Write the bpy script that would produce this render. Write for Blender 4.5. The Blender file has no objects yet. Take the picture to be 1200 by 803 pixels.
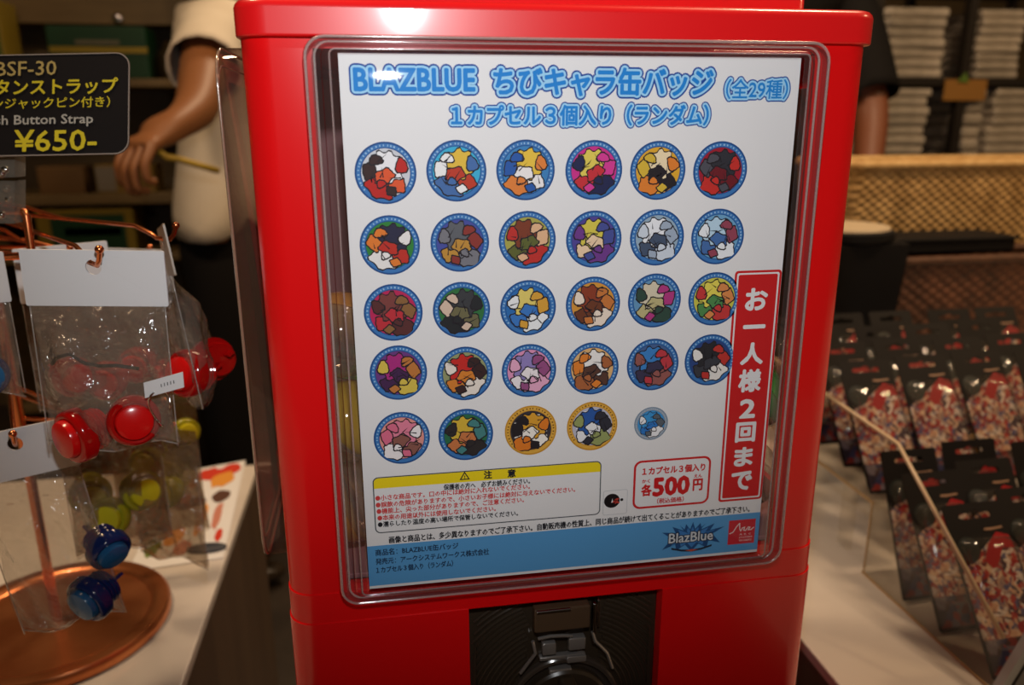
import bpy, bmesh, math, random
from mathutils import Vector, Matrix, Euler
import numpy as np

S = bpy.context.scene
C = S.collection
PI = math.pi
R = math.radians
OZ = 0.94                      # height of the display card's lower edge above the shop floor

# ------------------------------------------------------------------ camera
F = 915.0
YAW, PITCH, ROLL = -0.16594, -0.27159, -0.00351
CAM = Vector((-0.09903, -0.38791, 0.24728 + OZ))
_r = Vector((math.cos(YAW), math.sin(YAW), 0)); _f = Vector((-math.sin(YAW), math.cos(YAW), 0)); _u = Vector((0, 0, 1))
FWD = _f * math.cos(PITCH) + _u * math.sin(PITCH)
_u2 = _u * math.cos(PITCH) - _f * math.sin(PITCH)
RGT = _r * math.cos(ROLL) + _u2 * math.sin(ROLL)
UP = _u2 * math.cos(ROLL) - _r * math.sin(ROLL)
cam = bpy.data.cameras.new('camera'); camo = bpy.data.objects.new('camera', cam); C.objects.link(camo)
camo.matrix_world = Matrix(((RGT.x, UP.x, -FWD.x, CAM.x), (RGT.y, UP.y, -FWD.y, CAM.y), (RGT.z, UP.z, -FWD.z, CAM.z), (0, 0, 0, 1)))
cam.sensor_width = 36; cam.lens = 36 * F / 1200; cam.clip_start = 0.02; cam.clip_end = 50
cam.dof.use_dof = True; cam.dof.focus_distance = 0.42; cam.dof.aperture_fstop = 6.5
S.camera = camo

# ------------------------------------------------------------------ light and exposure
S.view_settings.view_transform = 'Standard'; S.view_settings.look = 'None'
S.view_settings.exposure = 0.0; S.view_settings.gamma = 1.0; S.view_settings.use_curve_mapping = False
S.cycles.use_denoising = True
S.cycles.transparent_max_bounces = 40; S.cycles.max_bounces = 10
S.cycles.caustics_reflective = False; S.cycles.caustics_refractive = False
S.cycles.sample_clamp_indirect = 4.0

w = bpy.data.worlds.new('world'); S.world = w; w.use_nodes = True
w.node_tree.nodes['Background'].inputs[0].default_value = (1.0, 0.62, 0.32, 1)
w.node_tree.nodes['Background'].inputs[1].default_value = 0.05

def area(name, loc, aim, sx, sy, power, col):
    l = bpy.data.lights.new(name, 'AREA'); l.shape = 'RECTANGLE'; l.size = sx; l.size_y = sy; l.energy = power; l.color = col
    o = bpy.data.objects.new(name, l); C.objects.link(o); o.location = loc
    o.rotation_euler = (Vector(aim) - Vector(loc)).to_track_quat('-Z', 'Y').to_euler()
    return o
# the camera's own flash, just above the lens
flash_p = CAM + UP * 0.109 + RGT * 0.004 + FWD * 0.0
fl = bpy.data.lights.new('camera_flash', 'SPOT'); fl.energy = 5.0; fl.color = (0.97, 0.985, 1.0); fl.shadow_soft_size = 0.010
fl.spot_size = R(92); fl.spot_blend = 0.7
flo = bpy.data.objects.new('camera_flash', fl); C.objects.link(flo); flo.location = flash_p
flo.rotation_euler = (FWD - RGT * 0.05 + UP * 0.08).to_track_quat('-Z', 'Y').to_euler()
# warm shop ceiling lamps
area('ceiling_lamp', (0.85, 0.25, 2.55), (0.75, 0.6, OZ), 0.25, 0.25, 16, (1.0, 0.70, 0.43))
area('ceiling_lamp', (-0.75, 0.35, 2.55), (-0.4, 0.5, OZ), 0.25, 0.25, 14, (1.0, 0.70, 0.43))
area('ceiling_lamp', (2.3, -0.35, 2.55), (0.5, 0.3, OZ), 0.14, 0.14, 9, (1.0, 0.68, 0.36))
area('ceiling_lamp', (0.2, 2.0, 2.55), (0.2, 2.4, OZ), 0.5, 0.5, 18, (1.0, 0.72, 0.45))

# ------------------------------------------------------------------ pixel rays of the photograph
def ray(px, py): return FWD + RGT * ((px - 600) / F) + UP * ((401.5 - py) / F)
def az(px, py, z): return CAM + ray(px, py) * z
def ay(px, py, y):
    d = ray(px, py); return CAM + d * ((y - CAM.y) / d.y)
def ax(px, py, x):
    d = ray(px, py); return CAM + d * ((x - CAM.x) / d.x)
def ah(px, py, h):
    d = ray(px, py); return CAM + d * ((h - CAM.z) / d.z)

# ------------------------------------------------------------------ materials
MATS = {}
def srgb(r, g, b):
    f = lambda c: (c / 255 / 12.92) if c <= 10 else ((c / 255 + 0.055) / 1.055) ** 2.4
    return (f(r), f(g), f(b))
def mat(name, col, rough=0.5, metal=0.0, coat=0.0, spec=0.5):
    key = name
    if key in MATS: return MATS[key]
    m = bpy.data.materials.new(name); m.use_nodes = True
    b = m.node_tree.nodes['Principled BSDF']
    b.inputs['Base Color'].default_value = (*col, 1); b.inputs['Roughness'].default_value = rough
    b.inputs['Metallic'].default_value = metal; b.inputs['Coat Weight'].default_value = coat
    b.inputs['Specular IOR Level'].default_value = spec
    MATS[key] = m
    return m
def ink(col):
    return mat('ink_%02x%02x%02x' % tuple(int(c) for c in col), srgb(*col), 0.6, spec=0.25)
def clear(name, tint, rough=0.03, gain=1.0, haze=0.0, hazecol=(0.8, 0.8, 0.8), bump=0.0, bscale=60):
    if name in MATS: return MATS[name]
    m = bpy.data.materials.new(name); m.use_nodes = True; nt = m.node_tree; nt.nodes.clear()
    N = nt.nodes.new; L = nt.links.new
    out = N('ShaderNodeOutputMaterial'); tr = N('ShaderNodeBsdfTransparent'); gl = N('ShaderNodeBsdfGlossy')
    tr.inputs[0].default_value = (*tint, 1); gl.inputs['Roughness'].default_value = rough
    fr = N('ShaderNodeLayerWeight'); fr.inputs['Blend'].default_value = 0.5
    pw = N('ShaderNodeMath'); pw.operation = 'POWER'; pw.inputs[1].default_value = 5; L(fr.outputs['Facing'], pw.inputs[0])
    mu = N('ShaderNodeMath'); mu.operation = 'MULTIPLY_ADD'; mu.inputs[1].default_value = 0.8 * gain; mu.inputs[2].default_value = 0.04 * gain; mu.use_clamp = True
    L(pw.outputs[0], mu.inputs[0])
    base = tr.outputs[0]
    if haze > 0:
        df = N('ShaderNodeBsdfDiffuse'); df.inputs[0].default_value = (*hazecol, 1)
        mh = N('ShaderNodeMixShader'); mh.inputs[0].default_value = haze
        L(tr.outputs[0], mh.inputs[1]); L(df.outputs[0], mh.inputs[2]); base = mh.outputs[0]
    mx = N('ShaderNodeMixShader'); L(mu.outputs[0], mx.inputs[0]); L(base, mx.inputs[1]); L(gl.outputs[0], mx.inputs[2])
    if bump > 0:
        tc = N('ShaderNodeTexCoord'); nz = N('ShaderNodeTexNoise'); nz.inputs['Scale'].default_value = bscale; nz.inputs['Detail'].default_value = 3
        bp = N('ShaderNodeBump'); bp.inputs['Strength'].default_value = bump; bp.inputs['Distance'].default_value = 0.01
        L(tc.outputs['Object'], nz.inputs['Vector']); L(nz.outputs[0], bp.inputs['Height'])
        L(bp.outputs[0], gl.inputs['Normal']); L(bp.outputs[0], fr.inputs['Normal'])
    L(mx.outputs[0], out.inputs[0]); MATS[name] = m
    return m
def noisy(name, c1, c2, scale=20, rough=0.6, bump=0.0, kind='NOISE', stretch=(1, 1, 1), metal=0.0, spec=0.5, detail=4):
    if name in MATS: return MATS[name]
    m = bpy.data.materials.new(name); m.use_nodes = True; nt = m.node_tree; b = nt.nodes['Principled BSDF']
    N = nt.nodes.new; L = nt.links.new
    tc = N('ShaderNodeTexCoord'); mp = N('ShaderNodeMapping'); mp.inputs['Scale'].default_value = stretch; L(tc.outputs['Object'], mp.inputs[0])
    t = N('ShaderNodeTexNoise'); t.inputs['Scale'].default_value = scale; t.inputs['Detail'].default_value = detail
    L(mp.outputs[0], t.inputs['Vector'])
    cr = N('ShaderNodeValToRGB'); cr.color_ramp.elements[0].position = 0.35; cr.color_ramp.elements[1].position = 0.68
    cr.color_ramp.elements[0].color = (*c1, 1); cr.color_ramp.elements[1].color = (*c2, 1)
    L(t.outputs[0], cr.inputs[0]); L(cr.outputs[0], b.inputs['Base Color'])
    b.inputs['Roughness'].default_value = rough; b.inputs['Metallic'].default_value = metal; b.inputs['Specular IOR Level'].default_value = spec
    if bump:
        bp = N('ShaderNodeBump'); bp.inputs['Strength'].default_value = bump; bp.inputs['Distance'].default_value = 0.004
        L(t.outputs[0], bp.inputs['Height']); L(bp.outputs[0], b.inputs['Normal'])
    MATS[name] = m
    return m
def weave(name, c1, c2, su, sv):
    """wicker: interleaved strands in object space, colour and relief from the same waves"""
    m = bpy.data.materials.new(name); m.use_nodes = True; nt = m.node_tree; b = nt.nodes['Principled BSDF']
    N = nt.nodes.new; L = nt.links.new
    tc = N('ShaderNodeTexCoord'); sp = N('ShaderNodeSeparateXYZ'); L(tc.outputs['Object'], sp.inputs[0])
    def mth(op, a, bb):
        n = N('ShaderNodeMath'); n.operation = op
        for i, v in enumerate((a, bb)):
            if v is None: continue
            if isinstance(v, (int, float)): n.inputs[i].default_value = v
            else: L(v, n.inputs[i])
        return n.outputs[0]
    xy = mth('ADD', sp.outputs[0], sp.outputs[1])
    a = mth('SINE', mth('MULTIPLY', xy, su), None); c = mth('SINE', mth('MULTIPLY', sp.outputs[2], sv), None)
    h = mth('MULTIPLY', a, c)
    nz = N('ShaderNodeTexNoise'); nz.inputs['Scale'].default_value = 30; L(tc.outputs['Object'], nz.inputs['Vector'])
    f = mth('ADD', mth('MULTIPLY', h, 0.15), nz.outputs[0])
    cr = N('ShaderNodeValToRGB'); cr.color_ramp.elements[0].position = 0.25; cr.color_ramp.elements[1].position = 0.75
    cr.color_ramp.elements[0].color = (*c1, 1); cr.color_ramp.elements[1].color = (*c2, 1)
    L(f, cr.inputs[0]); L(cr.outputs[0], b.inputs['Base Color']); b.inputs['Roughness'].default_value = 0.6
    bp = N('ShaderNodeBump'); bp.inputs['Strength'].default_value = 0.5; bp.inputs['Distance'].default_value = 0.004
    L(h, bp.inputs['Height']); L(bp.outputs[0], b.inputs['Normal'])
    return m
def blotch(name, cols, scale=120):
    """printed picture reduced to coloured patches"""
    if name in MATS: return MATS[name]
    m = bpy.data.materials.new(name); m.use_nodes = True; nt = m.node_tree; b = nt.nodes['Principled BSDF']
    N = nt.nodes.new; L = nt.links.new
    tc = N('ShaderNodeTexCoord'); nz = N('ShaderNodeTexNoise'); nz.inputs['Scale'].default_value = scale * 0.5
    mxv = N('ShaderNodeMix'); mxv.data_type = 'VECTOR'; mxv.inputs['Factor'].default_value = 0.02
    L(tc.outputs['Object'], nz.inputs['Vector']); L(tc.outputs['Object'], mxv.inputs[4]); L(nz.outputs['Color'], mxv.inputs[5])
    v = N('ShaderNodeTexVoronoi'); v.inputs['Scale'].default_value = scale; L(mxv.outputs[1], v.inputs['Vector'])
    sp = N('ShaderNodeSeparateColor'); L(v.outputs['Color'], sp.inputs[0])
    cr = N('ShaderNodeValToRGB'); cr.color_ramp.interpolation = 'CONSTANT'
    el = cr.color_ramp.elements
    while len(el) < len(cols): el.new(0.5)
    for i, c in enumerate(cols): el[i].position = i / len(cols); el[i].color = (*c, 1)
    L(sp.outputs[0], cr.inputs[0]); L(cr.outputs[0], b.inputs['Base Color']); b.inputs['Roughness'].default_value = 0.35
    MATS[name] = m
    return m

RED = mat('glossy_red_plastic', (0.80, 0.004, 0.006), 0.26, coat=0.25, spec=0.4)
REDL = mat('glossy_red_lid_plastic', (0.80, 0.005, 0.008), 0.36, coat=0.7, spec=0.5)
REDL.node_tree.nodes['Principled BSDF'].inputs['Coat Roughness'].default_value = 0.10
PAPER = mat('white_paper', (0.80, 0.80, 0.81), 0.55, spec=0.3)
BLACKP = mat('black_gloss_plastic', (0.040, 0.028, 0.018), 0.28)
BLACKM = mat('black_matte', (0.010, 0.009, 0.009), 0.7, spec=0.2)
CHROME = mat('chrome', (0.75, 0.72, 0.7), 0.12, 1.0)
COPPER = mat('copper_wire', (0.80, 0.26, 0.10), 0.25, 1.0)
WINDOW = clear('clear_window_plastic', (0.975, 0.968, 0.97), 0.05, 0.35)
WSIDE = clear('clear_side_plastic', (0.88, 0.80, 0.77), 0.05, 1.2, 0.05, (0.50, 0.30, 0.24))
WRIM = clear('clear_window_rim', (0.88, 0.79, 0.81), 0.06, 1.9, 0.03, (0.7, 0.6, 0.6))
FILM = clear('clear_bag_film', (0.90, 0.88, 0.85), 0.10, 1.3, 0.15, (0.62, 0.50, 0.40), 0.9, 60)
FILM2 = clear('rumpled_bag_film', (0.80, 0.74, 0.66), 0.12, 1.5, 0.26, (0.40, 0.29, 0.18), 1.0, 80)
ACRYL = clear('clear_acrylic', (0.97, 0.96, 0.94), 0.02, 0.8)
EDGE = mat('acrylic_lit_edge', (0.62, 0.47, 0.30), 0.3)  # beige stands in for light caught along the acrylic edges

# ------------------------------------------------------------------ mesh helpers
def props(o, label=None, cat=None, group=None, kind=None):
    if label: o['label'] = label
    if cat: o['category'] = cat
    if group: o['group'] = group
    if kind: o['kind'] = kind
    return o
def empty(name, loc, label, cat, group=None):
    o = bpy.data.objects.new(name, None); C.objects.link(o); o.location = loc; o.empty_display_size = 0.02
    return props(o, label, cat, group)
def origin_of(o):
    v = Vector((0, 0, 0))
    while o is not None: v += o.location; o = o.parent
    return v
def new_mesh(name, vs, fs, mats, parent=None, mi=None, smooth=False, loc=None):
    if not isinstance(mats, (list, tuple)): mats = [mats]
    base = origin_of(parent) if parent is not None else Vector((0, 0, 0))
    if loc is not None: base = base + (Vector(loc) - base)
    me = bpy.data.meshes.new(name)
    me.from_pydata([tuple(Vector(v) - base) for v in vs], [], fs)
    for m in mats: me.materials.append(m)
    if mi is not None: me.polygons.foreach_set('material_index', mi)
    if smooth: me.polygons.foreach_set('use_smooth', [True] * len(me.polygons))
    me.update()
    o = bpy.data.objects.new(name, me); C.objects.link(o)
    if parent is not None: o.parent = parent
    if loc is not None: o.location = Vector(loc) - (origin_of(parent) if parent is not None else Vector((0, 0, 0)))
    return o
class MB:
    def __init__(s): s.v = []; s.f = []; s.m = []; s.cur = 0
    def add(s, vs, fs):
        n = len(s.v); s.v += [Vector(v) for v in vs]; s.f += [tuple(i + n for i in f) for f in fs]; s.m += [s.cur] * len(fs); return s
    def mat(s, i): s.cur = i; return s
    def box(s, a, b, bev=0.0, rot=None, piv=None):
        (x0, y0, z0), (x1, y1, z1) = a, b
        x0, x1 = min(x0, x1), max(x0, x1); y0, y1 = min(y0, y1), max(y0, y1); z0, z1 = min(z0, z1), max(z0, z1)
        bm = bmesh.new(); bmesh.ops.create_cube(bm, size=1)
        for v in bm.verts: v.co = Vector(((x0 + x1) / 2 + v.co.x * (x1 - x0), (y0 + y1) / 2 + v.co.y * (y1 - y0), (z0 + z1) / 2 + v.co.z * (z1 - z0)))
        if bev > 0:
            bev = min(bev, 0.45 * min(x1 - x0, y1 - y0, z1 - z0))
            bmesh.ops.bevel(bm, geom=bm.edges[:] + bm.verts[:], offset=bev, segments=3, profile=0.5, affect='EDGES')
        if rot is not None:
            p = Vector(piv) if piv is not None else Vector(((x0 + x1) / 2, (y0 + y1) / 2, (z0 + z1) / 2))
            for v in bm.verts: v.co = p + rot @ (v.co - p)
        bm.verts.index_update()
        s.add([v.co.copy() for v in bm.verts], [[v.index for v in f.verts] for f in bm.faces]); bm.free(); return s
    def tube(s, pts, r, n=10, caps=True):
        pts = [Vector(p) for p in pts]; rs = r if isinstance(r, (list, tuple)) else [r] * len(pts)
        vs = []; prev = None
        for i, p in enumerate(pts):
            t = (pts[min(i + 1, len(pts) - 1)] - pts[max(i - 1, 0)])
            t = t.normalized() if t.length > 1e-9 else Vector((0, 0, 1))
            if prev is None: a = t.orthogonal().normalized()
            else:
                a = prev - t * prev.dot(t); a = a.normalized() if a.length > 1e-6 else t.orthogonal().normalized()
            prev = a; b = t.cross(a)
            vs += [p + (a * math.cos(2 * PI * k / n) + b * math.sin(2 * PI * k / n)) * rs[i] for k in range(n)]
        fs = [(i * n + k, i * n + (k + 1) % n, (i + 1) * n + (k + 1) % n, (i + 1) * n + k) for i in range(len(pts) - 1) for k in range(n)]
        if caps: fs += [tuple(range(n - 1, -1, -1)), tuple((len(pts) - 1) * n + k for k in range(n))]
        return s.add(vs, fs)
    def lathe(s, prof, n=40, M=None):
        """prof: (radius, height) pairs about +Z; M places it"""
        M = M or Matrix.Identity(4); vs = []; fs = []
        for (r, h) in prof: vs += [M @ Vector((r * math.cos(2 * PI * k / n), r * math.sin(2 * PI * k / n), h)) for k in range(n)]
        for i in range(len(prof) - 1): fs += [(i * n + k, i * n + (k + 1) % n, (i + 1) * n + (k + 1) % n, (i + 1) * n + k) for k in range(n)]
        if prof[0][0] > 1e-6: fs.append(tuple(range(n - 1, -1, -1)))
        if prof[-1][0] > 1e-6: fs.append(tuple((len(prof) - 1) * n + k for k in range(n)))
        return s.add(vs, fs)
    def loft(s, loops, close=True, cap0=False, cap1=False):
        n = len(loops[0]); vs = [p for l in loops for p in l]
        rng = range(n) if close else range(n - 1)
        fs = [(i * n + k, i * n + (k + 1) % n, (i + 1) * n + (k + 1) % n, (i + 1) * n + k) for i in range(len(loops) - 1) for k in rng]
        if cap0: fs.append(tuple(range(n - 1, -1, -1)))
        if cap1: fs.append(tuple((len(loops) - 1) * n + k for k in range(n)))
        return s.add(vs, fs)
    def prism(s, poly, off):
        """polygon (3D points) pushed along off"""
        off = Vector(off); n = len(poly); p = [Vector(q) for q in poly]
        return s.add(p + [q + off for q in p], [tuple(range(n)), tuple(range(2 * n - 1, n - 1, -1))] + [(k, k + n, (k + 1) % n + n, (k + 1) % n) for k in range(n)])
    def ball(s, c, r, n=16, sc=(1, 1, 1), M=None):
        prof = [(r * math.sin(PI * i / n), -r * math.cos(PI * i / n)) for i in range(n + 1)]
        prof[0] = (1e-7, -r); prof[-1] = (1e-7, r)
        MM = Matrix.Translation(Vector(c)) @ (M or Matrix.Identity(4)) @ Matrix.Diagonal((*sc, 1))
        return s.lathe(prof, n * 2, MM)
    def build(s, name, mats, parent=None, smooth=False, loc=None, fix=True, auto=None):
        o = new_mesh(name, s.v, s.f, mats, parent, s.m, smooth, loc)
        if fix:
            bm = bmesh.new(); bm.from_mesh(o.data); bmesh.ops.recalc_face_normals(bm, faces=bm.faces[:])
            if auto is not None:
                for e in bm.edges:
                    if len(e.link_faces) == 2 and e.calc_face_angle(0) > R(auto): e.smooth = False
            bm.to_mesh(o.data); bm.free()
        return o
def rrect(x0, x1, z0, z1, r, seg=6):
    """rounded rectangle, counter-clockwise (x, z)"""
    out = []
    for cx_, cz_, a0 in ((x1 - r, z0 + r, -90), (x1 - r, z1 - r, 0), (x0 + r, z1 - r, 90), (x0 + r, z0 + r, 180)):
        for k in range(seg + 1):
            a = R(a0 + 90 * k / seg); out.append((cx_ + r * math.cos(a), cz_ + r * math.sin(a)))
    return out
def flat(loops, t, res=1):
    """outline with holes -> verts/faces of a thin plate in XY, front at z=0"""
    cu = bpy.data.curves.new('tmp', 'CURVE'); cu.dimensions = '2D'; cu.fill_mode = 'BOTH'; cu.extrude = t / 2
    for l in loops:
        sp = cu.splines.new('POLY'); sp.points.add(len(l) - 1); sp.use_cyclic_u = True
        for i, p in enumerate(l): sp.points[i].co = (p[0], p[1], 0, 1)
    o = bpy.data.objects.new('tmp', cu); C.objects.link(o)
    dg = bpy.context.evaluated_depsgraph_get(); me = bpy.data.meshes.new_from_object(o.evaluated_get(dg))
    vs = [v.co.copy() for v in me.vertices]; fs = [tuple(p.vertices) for p in me.polygons]
    bpy.data.objects.remove(o); bpy.data.curves.remove(cu); bpy.data.meshes.remove(me)
    return vs, fs
_tc = {}
def glyphs(body, res=3):
    if (body, res) in _tc: return _tc[(body, res)]
    cu = bpy.data.curves.new('tmp', 'FONT'); cu.body = body; cu.resolution_u = res; cu.fill_mode = 'FRONT'
    o = bpy.data.objects.new('tmp', cu); C.objects.link(o)
    dg = bpy.context.evaluated_depsgraph_get(); me = bpy.data.meshes.new_from_object(o.evaluated_get(dg))
    vs = np.array([v.co[:2] for v in me.vertices]); fs = [tuple(p.vertices) for p in me.polygons]
    bpy.data.objects.remove(o); bpy.data.curves.remove(cu); bpy.data.meshes.remove(me)
    _tc[(body, res)] = (vs, fs)
    return vs, fs
def letter(mb, body, u0, u1, v0, v1, lift, bold=0.0, n=8, res=3, to3=None, shear=0.0):
    """lettering filling the box u0..u1 x v0..v1 of a surface; to3(u, v, lift) -> point"""
    vs, fs = glyphs(body, res)
    lo = vs.min(0); hi = vs.max(0)
    uv = (vs - lo) / np.maximum(hi - lo, 1e-6)
    uv[:, 0] = u0 + uv[:, 0] * (u1 - u0) + shear * uv[:, 1] * (v1 - v0); uv[:, 1] = v0 + uv[:, 1] * (v1 - v0)
    offs = [(0, 0)] if bold <= 0 else [(0, 0)] + [(bold * math.cos(2 * PI * k / n), bold * math.sin(2 * PI * k / n)) for k in range(n)]
    for k, (a, b) in enumerate(offs):
        mb.add([to3(p[0] + a, p[1] + b, lift + k * 1.5e-6) for p in uv], fs)

def copy_tree(o, parent=None, name=None):
    c = o.copy(); C.objects.link(c)
    if parent is not None: c.parent = parent
    for ch in list(o.children): copy_tree(ch, c)
    return c

# ================================================================== SETTING
mb = MB(); mb.box((-3.5, -2.5, -0.05), (4.5, 3.4, 0)); props(mb.build('floor', noisy('shop_floor', (0.03, 0.022, 0.016), (0.05, 0.036, 0.025), 6, 0.5)), kind='structure')
mb = MB(); mb.box((-3.5, 3.2, 0), (4.5, 3.3, 2.7)); props(mb.build('wall_back', noisy('back_wall', (0.10, 0.066, 0.03), (0.12, 0.08, 0.035), 3, 0.7)), kind='structure')
mb = MB(); mb.box((-3.5, -2.5, 2.7), (4.5, 3.3, 2.8)); props(mb.build('ceiling', mat('ceiling_paint', (0.16, 0.12, 0.08), 0.8)), kind='structure')

CZ = OZ - 0.22      # worktop height of the two counters
WHITE_TOP = noisy('white_counter_sheet', (0.58, 0.53, 0.48), (0.68, 0.63, 0.58), 5, 0.28, spec=0.4)
DARKSIDE = noisy('brown_counter_side', (0.10, 0.065, 0.045), (0.13, 0.085, 0.055), 4, 0.35, stretch=(1, 6, 0.4))
def counter(name_label, x0, x1, y0, y1):
    t = empty('display_counter', ((x0 + x1) / 2, (y0 + y1) / 2, 0), name_label, 'counter')
    m = MB(); m.box((x0, y0, CZ - 0.012), (x1, y1, CZ), 0.002); m.build('counter_top', WHITE_TOP, t)
    m = MB(); m.box((x0 + 0.001, y0 + 0.004, 0.05), (x1 - 0.001, y1 - 0.004, CZ - 0.012))
    m.build('counter_body', DARKSIDE, t)
    m = MB(); m.box((x0 + 0.03, y0 + 0.03, 0), (x1 - 0.03, y1 - 0.03, 0.05)); m.build('plinth', BLACKM, t)
    return t
counter('long white-topped counter with brown sides under the copper hanging stand', -1.5, -0.288, -0.75, 0.69)
RC0 = 0.273
counter('long white-topped counter with brown sides carrying the acrylic tray and woven baskets', RC0, 1.9, -0.75, 1.02)

# ================================================================== CAPSULE MACHINE
xB = 0.160; FY = 0.008; BK = 0.235; RB = 0.015
def Z(z): return z + OZ
mach = empty('capsule_machine', (0, 0.11, Z(-0.21)), 'big red capsule vending machine with clear window standing between the two counters', 'vending machine')
def upath(off=0.0, x0=None, x1=None, yend=0.035):
    """outer skin of the front seen from above, left side -> right side"""
    pts = [(-xB - off, yend)]
    for k in range(9): a = R(180 + 90 * k / 8); pts.append((-xB + RB + (RB + off) * math.cos(a), FY + RB + (RB + off) * math.sin(a)))
    for k in range(9): a = R(270 + 90 * k / 8); pts.append((xB - RB + (RB + off) * math.cos(a), FY + RB + (RB + off) * math.sin(a)))
    pts.append((xB + off, yend))
    return pts
def skin(m, path, z0, z1, t=0.004):
    """upright strip following a plan path, t thick inwards"""
    n = len(path); outer = [Vector((x, y, 0)) for x, y in path]; inner = []
    for i, p in enumerate(outer):
        d = (outer[min(i + 1, n - 1)] - outer[max(i - 1, 0)]).normalized(); inner.append(p + Vector((-d.y, d.x, 0)) * t)
    ring = outer + inner[::-1]; b = 0.0008
    m.loft([[q + Vector((0, 0, z)) for q in ring] for z in (z0, z1)], True, True, True)
body = MB()
OW = 0.1262
P = upath()
left = [p for p in P if p[0] < -0.13] + [(-OW, FY)]
right = [(OW, FY)] + [p for p in P if p[0] > 0.13]
skin(body, left, Z(-0.0005), Z(0.282)); skin(body, right, Z(-0.0005), Z(0.282))
skin(body, upath(0.0), Z(0.282), Z(0.29)); skin(body, upath(0.0), Z(-0.0055), Z(-0.0005))
skin(body, upath(0.0007, yend=BK), Z(-0.024), Z(-0.0055))
def cut(path, lo, hi): return [p for p in path if lo <= p[0] <= hi]
PW = 0.0590
LP = upath(0.0014, yend=BK)
skin(body, cut(LP, -1, -0.1) + [(-PW, FY - 0.0014)], Z(-0.21), Z(-0.024)); skin(body, [(PW, FY - 0.0014)] + cut(LP, 0.1, 1), Z(-0.21), Z(-0.024))
body.box((-PW - 0.001, FY - 0.0014, Z(-0.21)), (PW + 0.001, FY + 0.003, Z(-0.15)))
# sloping reveal round the coin plate
q0 = FY - 0.0012; q1 = 0.0145
for sx in (-1, 1):
    body.add([(sx * PW, q0, Z(-0.024)), (sx * (PW - 0.0006), q1, Z(-0.027)), (sx * (PW - 0.0006), q1, Z(-0.15)), (sx * PW, q0, Z(-0.15))], [(0, 1, 2, 3)])
body.add([(-PW, q0, Z(-0.024)), (PW, q0, Z(-0.024)), (PW - 0.0006, q1, Z(-0.0275)), (-PW + 0.0006, q1, Z(-0.0275))], [(0, 1, 2, 3)])
# sides, back, floor and roof of the hopper
for sx in (-1, 1):
    a, b = sx * xB, sx * (xB - 0.004)
    body.box((a, 0.034, Z(0.268)), (b, BK, Z(0.29))); body.box((a, 0.034, Z(-0.006)), (b, BK, Z(0.012))); body.box((a, BK - 0.03, Z(0)), (b, BK, Z(0.28)))
    body.box((a, 0.033, Z(0)), (b, 0.046, Z(0.285)))
body.box((-xB, BK - 0.004, Z(-0.21)), (xB, BK, Z(0.29)))
body.build('body', RED, mach, smooth=True, auto=35)
m = MB(); m.box((-xB + 0.005, FY + 0.008, Z(-0.0025)), (xB - 0.005, BK - 0.005, Z(0.0005)), 0.0005)
m.box((-xB + 0.0045, BK - 0.012, Z(0.001)), (xB - 0.0045, BK - 0.005, Z(0.28)), 0.0005)
m.build('hopper_lining', mat('dark_hopper_plastic', (0.40, 0.19, 0.19), 0.4), mach)
# lid with rolled top edge, and the raised cap on it
def plan(off, r, y0, y1, hx):
    return rrect(-hx - off, hx + off, y0 - off, y1 + off, r + off, 8)
lid = MB(); hx = 0.1615
ls = [(-0.0012, 0.2868), (-0.0003, 0.2871), (0, 0.2876), (0, 0.2880), (0, 0.2992), (0, 0.2996), (-0.0007, 0.3015), (-0.002, 0.3028), (-0.004, 0.3034)]
lid.loft([[Vector((x, y, Z(z))) for x, y in plan(o_, 0.016, 0.0035, BK + 0.004, hx)] for o_, z in ls], True, True, False)
ls2 = [(-0.004, 0.3034), (-0.028, 0.3040), (-0.0285, 0.3048), (-0.0285, 0.322), (-0.031, 0.325)]
lid.loft([[Vector((x, y, Z(z))) for x, y in plan(o_, 0.034, 0.0035, BK + 0.004, hx)] for o_, z in ls2], True, False, True)
lid.build('lid', REDL, mach, smooth=True, auto=40)
# front window: stepped clear moulding round a flat pane
wx, w0, w1 = 0.1305, -0.0085, 0.2872
def wl(d, y, r=0.010): return [Vector((x, y, Z(z))) for x, z in rrect(-wx + d, wx - d, w0 + d * 0.5, w1 - d * 0.5, max(r - d * 0.6, 0.002), 6)]
rim = MB()
prof = [(0, 0.0075), (0, 0.0005), (0.0008, -0.0012), (0.0025, -0.0016), (0.0040, -0.0010), (0.0046, 0.0022), (0.0078, 0.0026), (0.0086, -0.0006), (0.0100, -0.0012), (0.0116, -0.0008), (0.0124, -0.0030), (0.0150, -0.0034), (0.0156, -0.0028)]
rim.loft([wl(d, y) for d, y in prof])
ri = rim.build('window_rim', WRIM, mach, smooth=True, auto=50)
for d_, y_, rr_ in ((0.0013, -0.0010, 0.0008), (0.0052, 0.0016, 0.0007), (0.0122, -0.0022, 0.0005)):  # thin pale tubes stand in for light reflected along the rim
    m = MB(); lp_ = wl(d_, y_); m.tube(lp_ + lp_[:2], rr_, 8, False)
    props(m.build('rim_glint', clear('lit_rim_edge', (0.96, 0.88, 0.88), 0.12, 3.0, 0.26, (0.85, 0.74, 0.70)), ri, smooth=True), 'pale line standing in for light reflected along the window rim')
pane = MB()
def wl3(e, y): return [Vector((x, y, Z(z))) for x, z in rrect(-wx + 0.0154 + e, wx - 0.0154 - e, w0 + 0.0077 + e, w1 - 0.0077 - e, 0.004, 6)]
pane.loft([wl3(0, -0.0018), wl3(0, -0.0028), wl3(0.004, -0.0034), wl3(0.008, -0.0039), wl3(0.013, -0.0043), wl3(0.020, -0.0047), wl3(0.032, -0.0050), wl3(0.055, -0.0051)], True, False, True)
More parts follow.
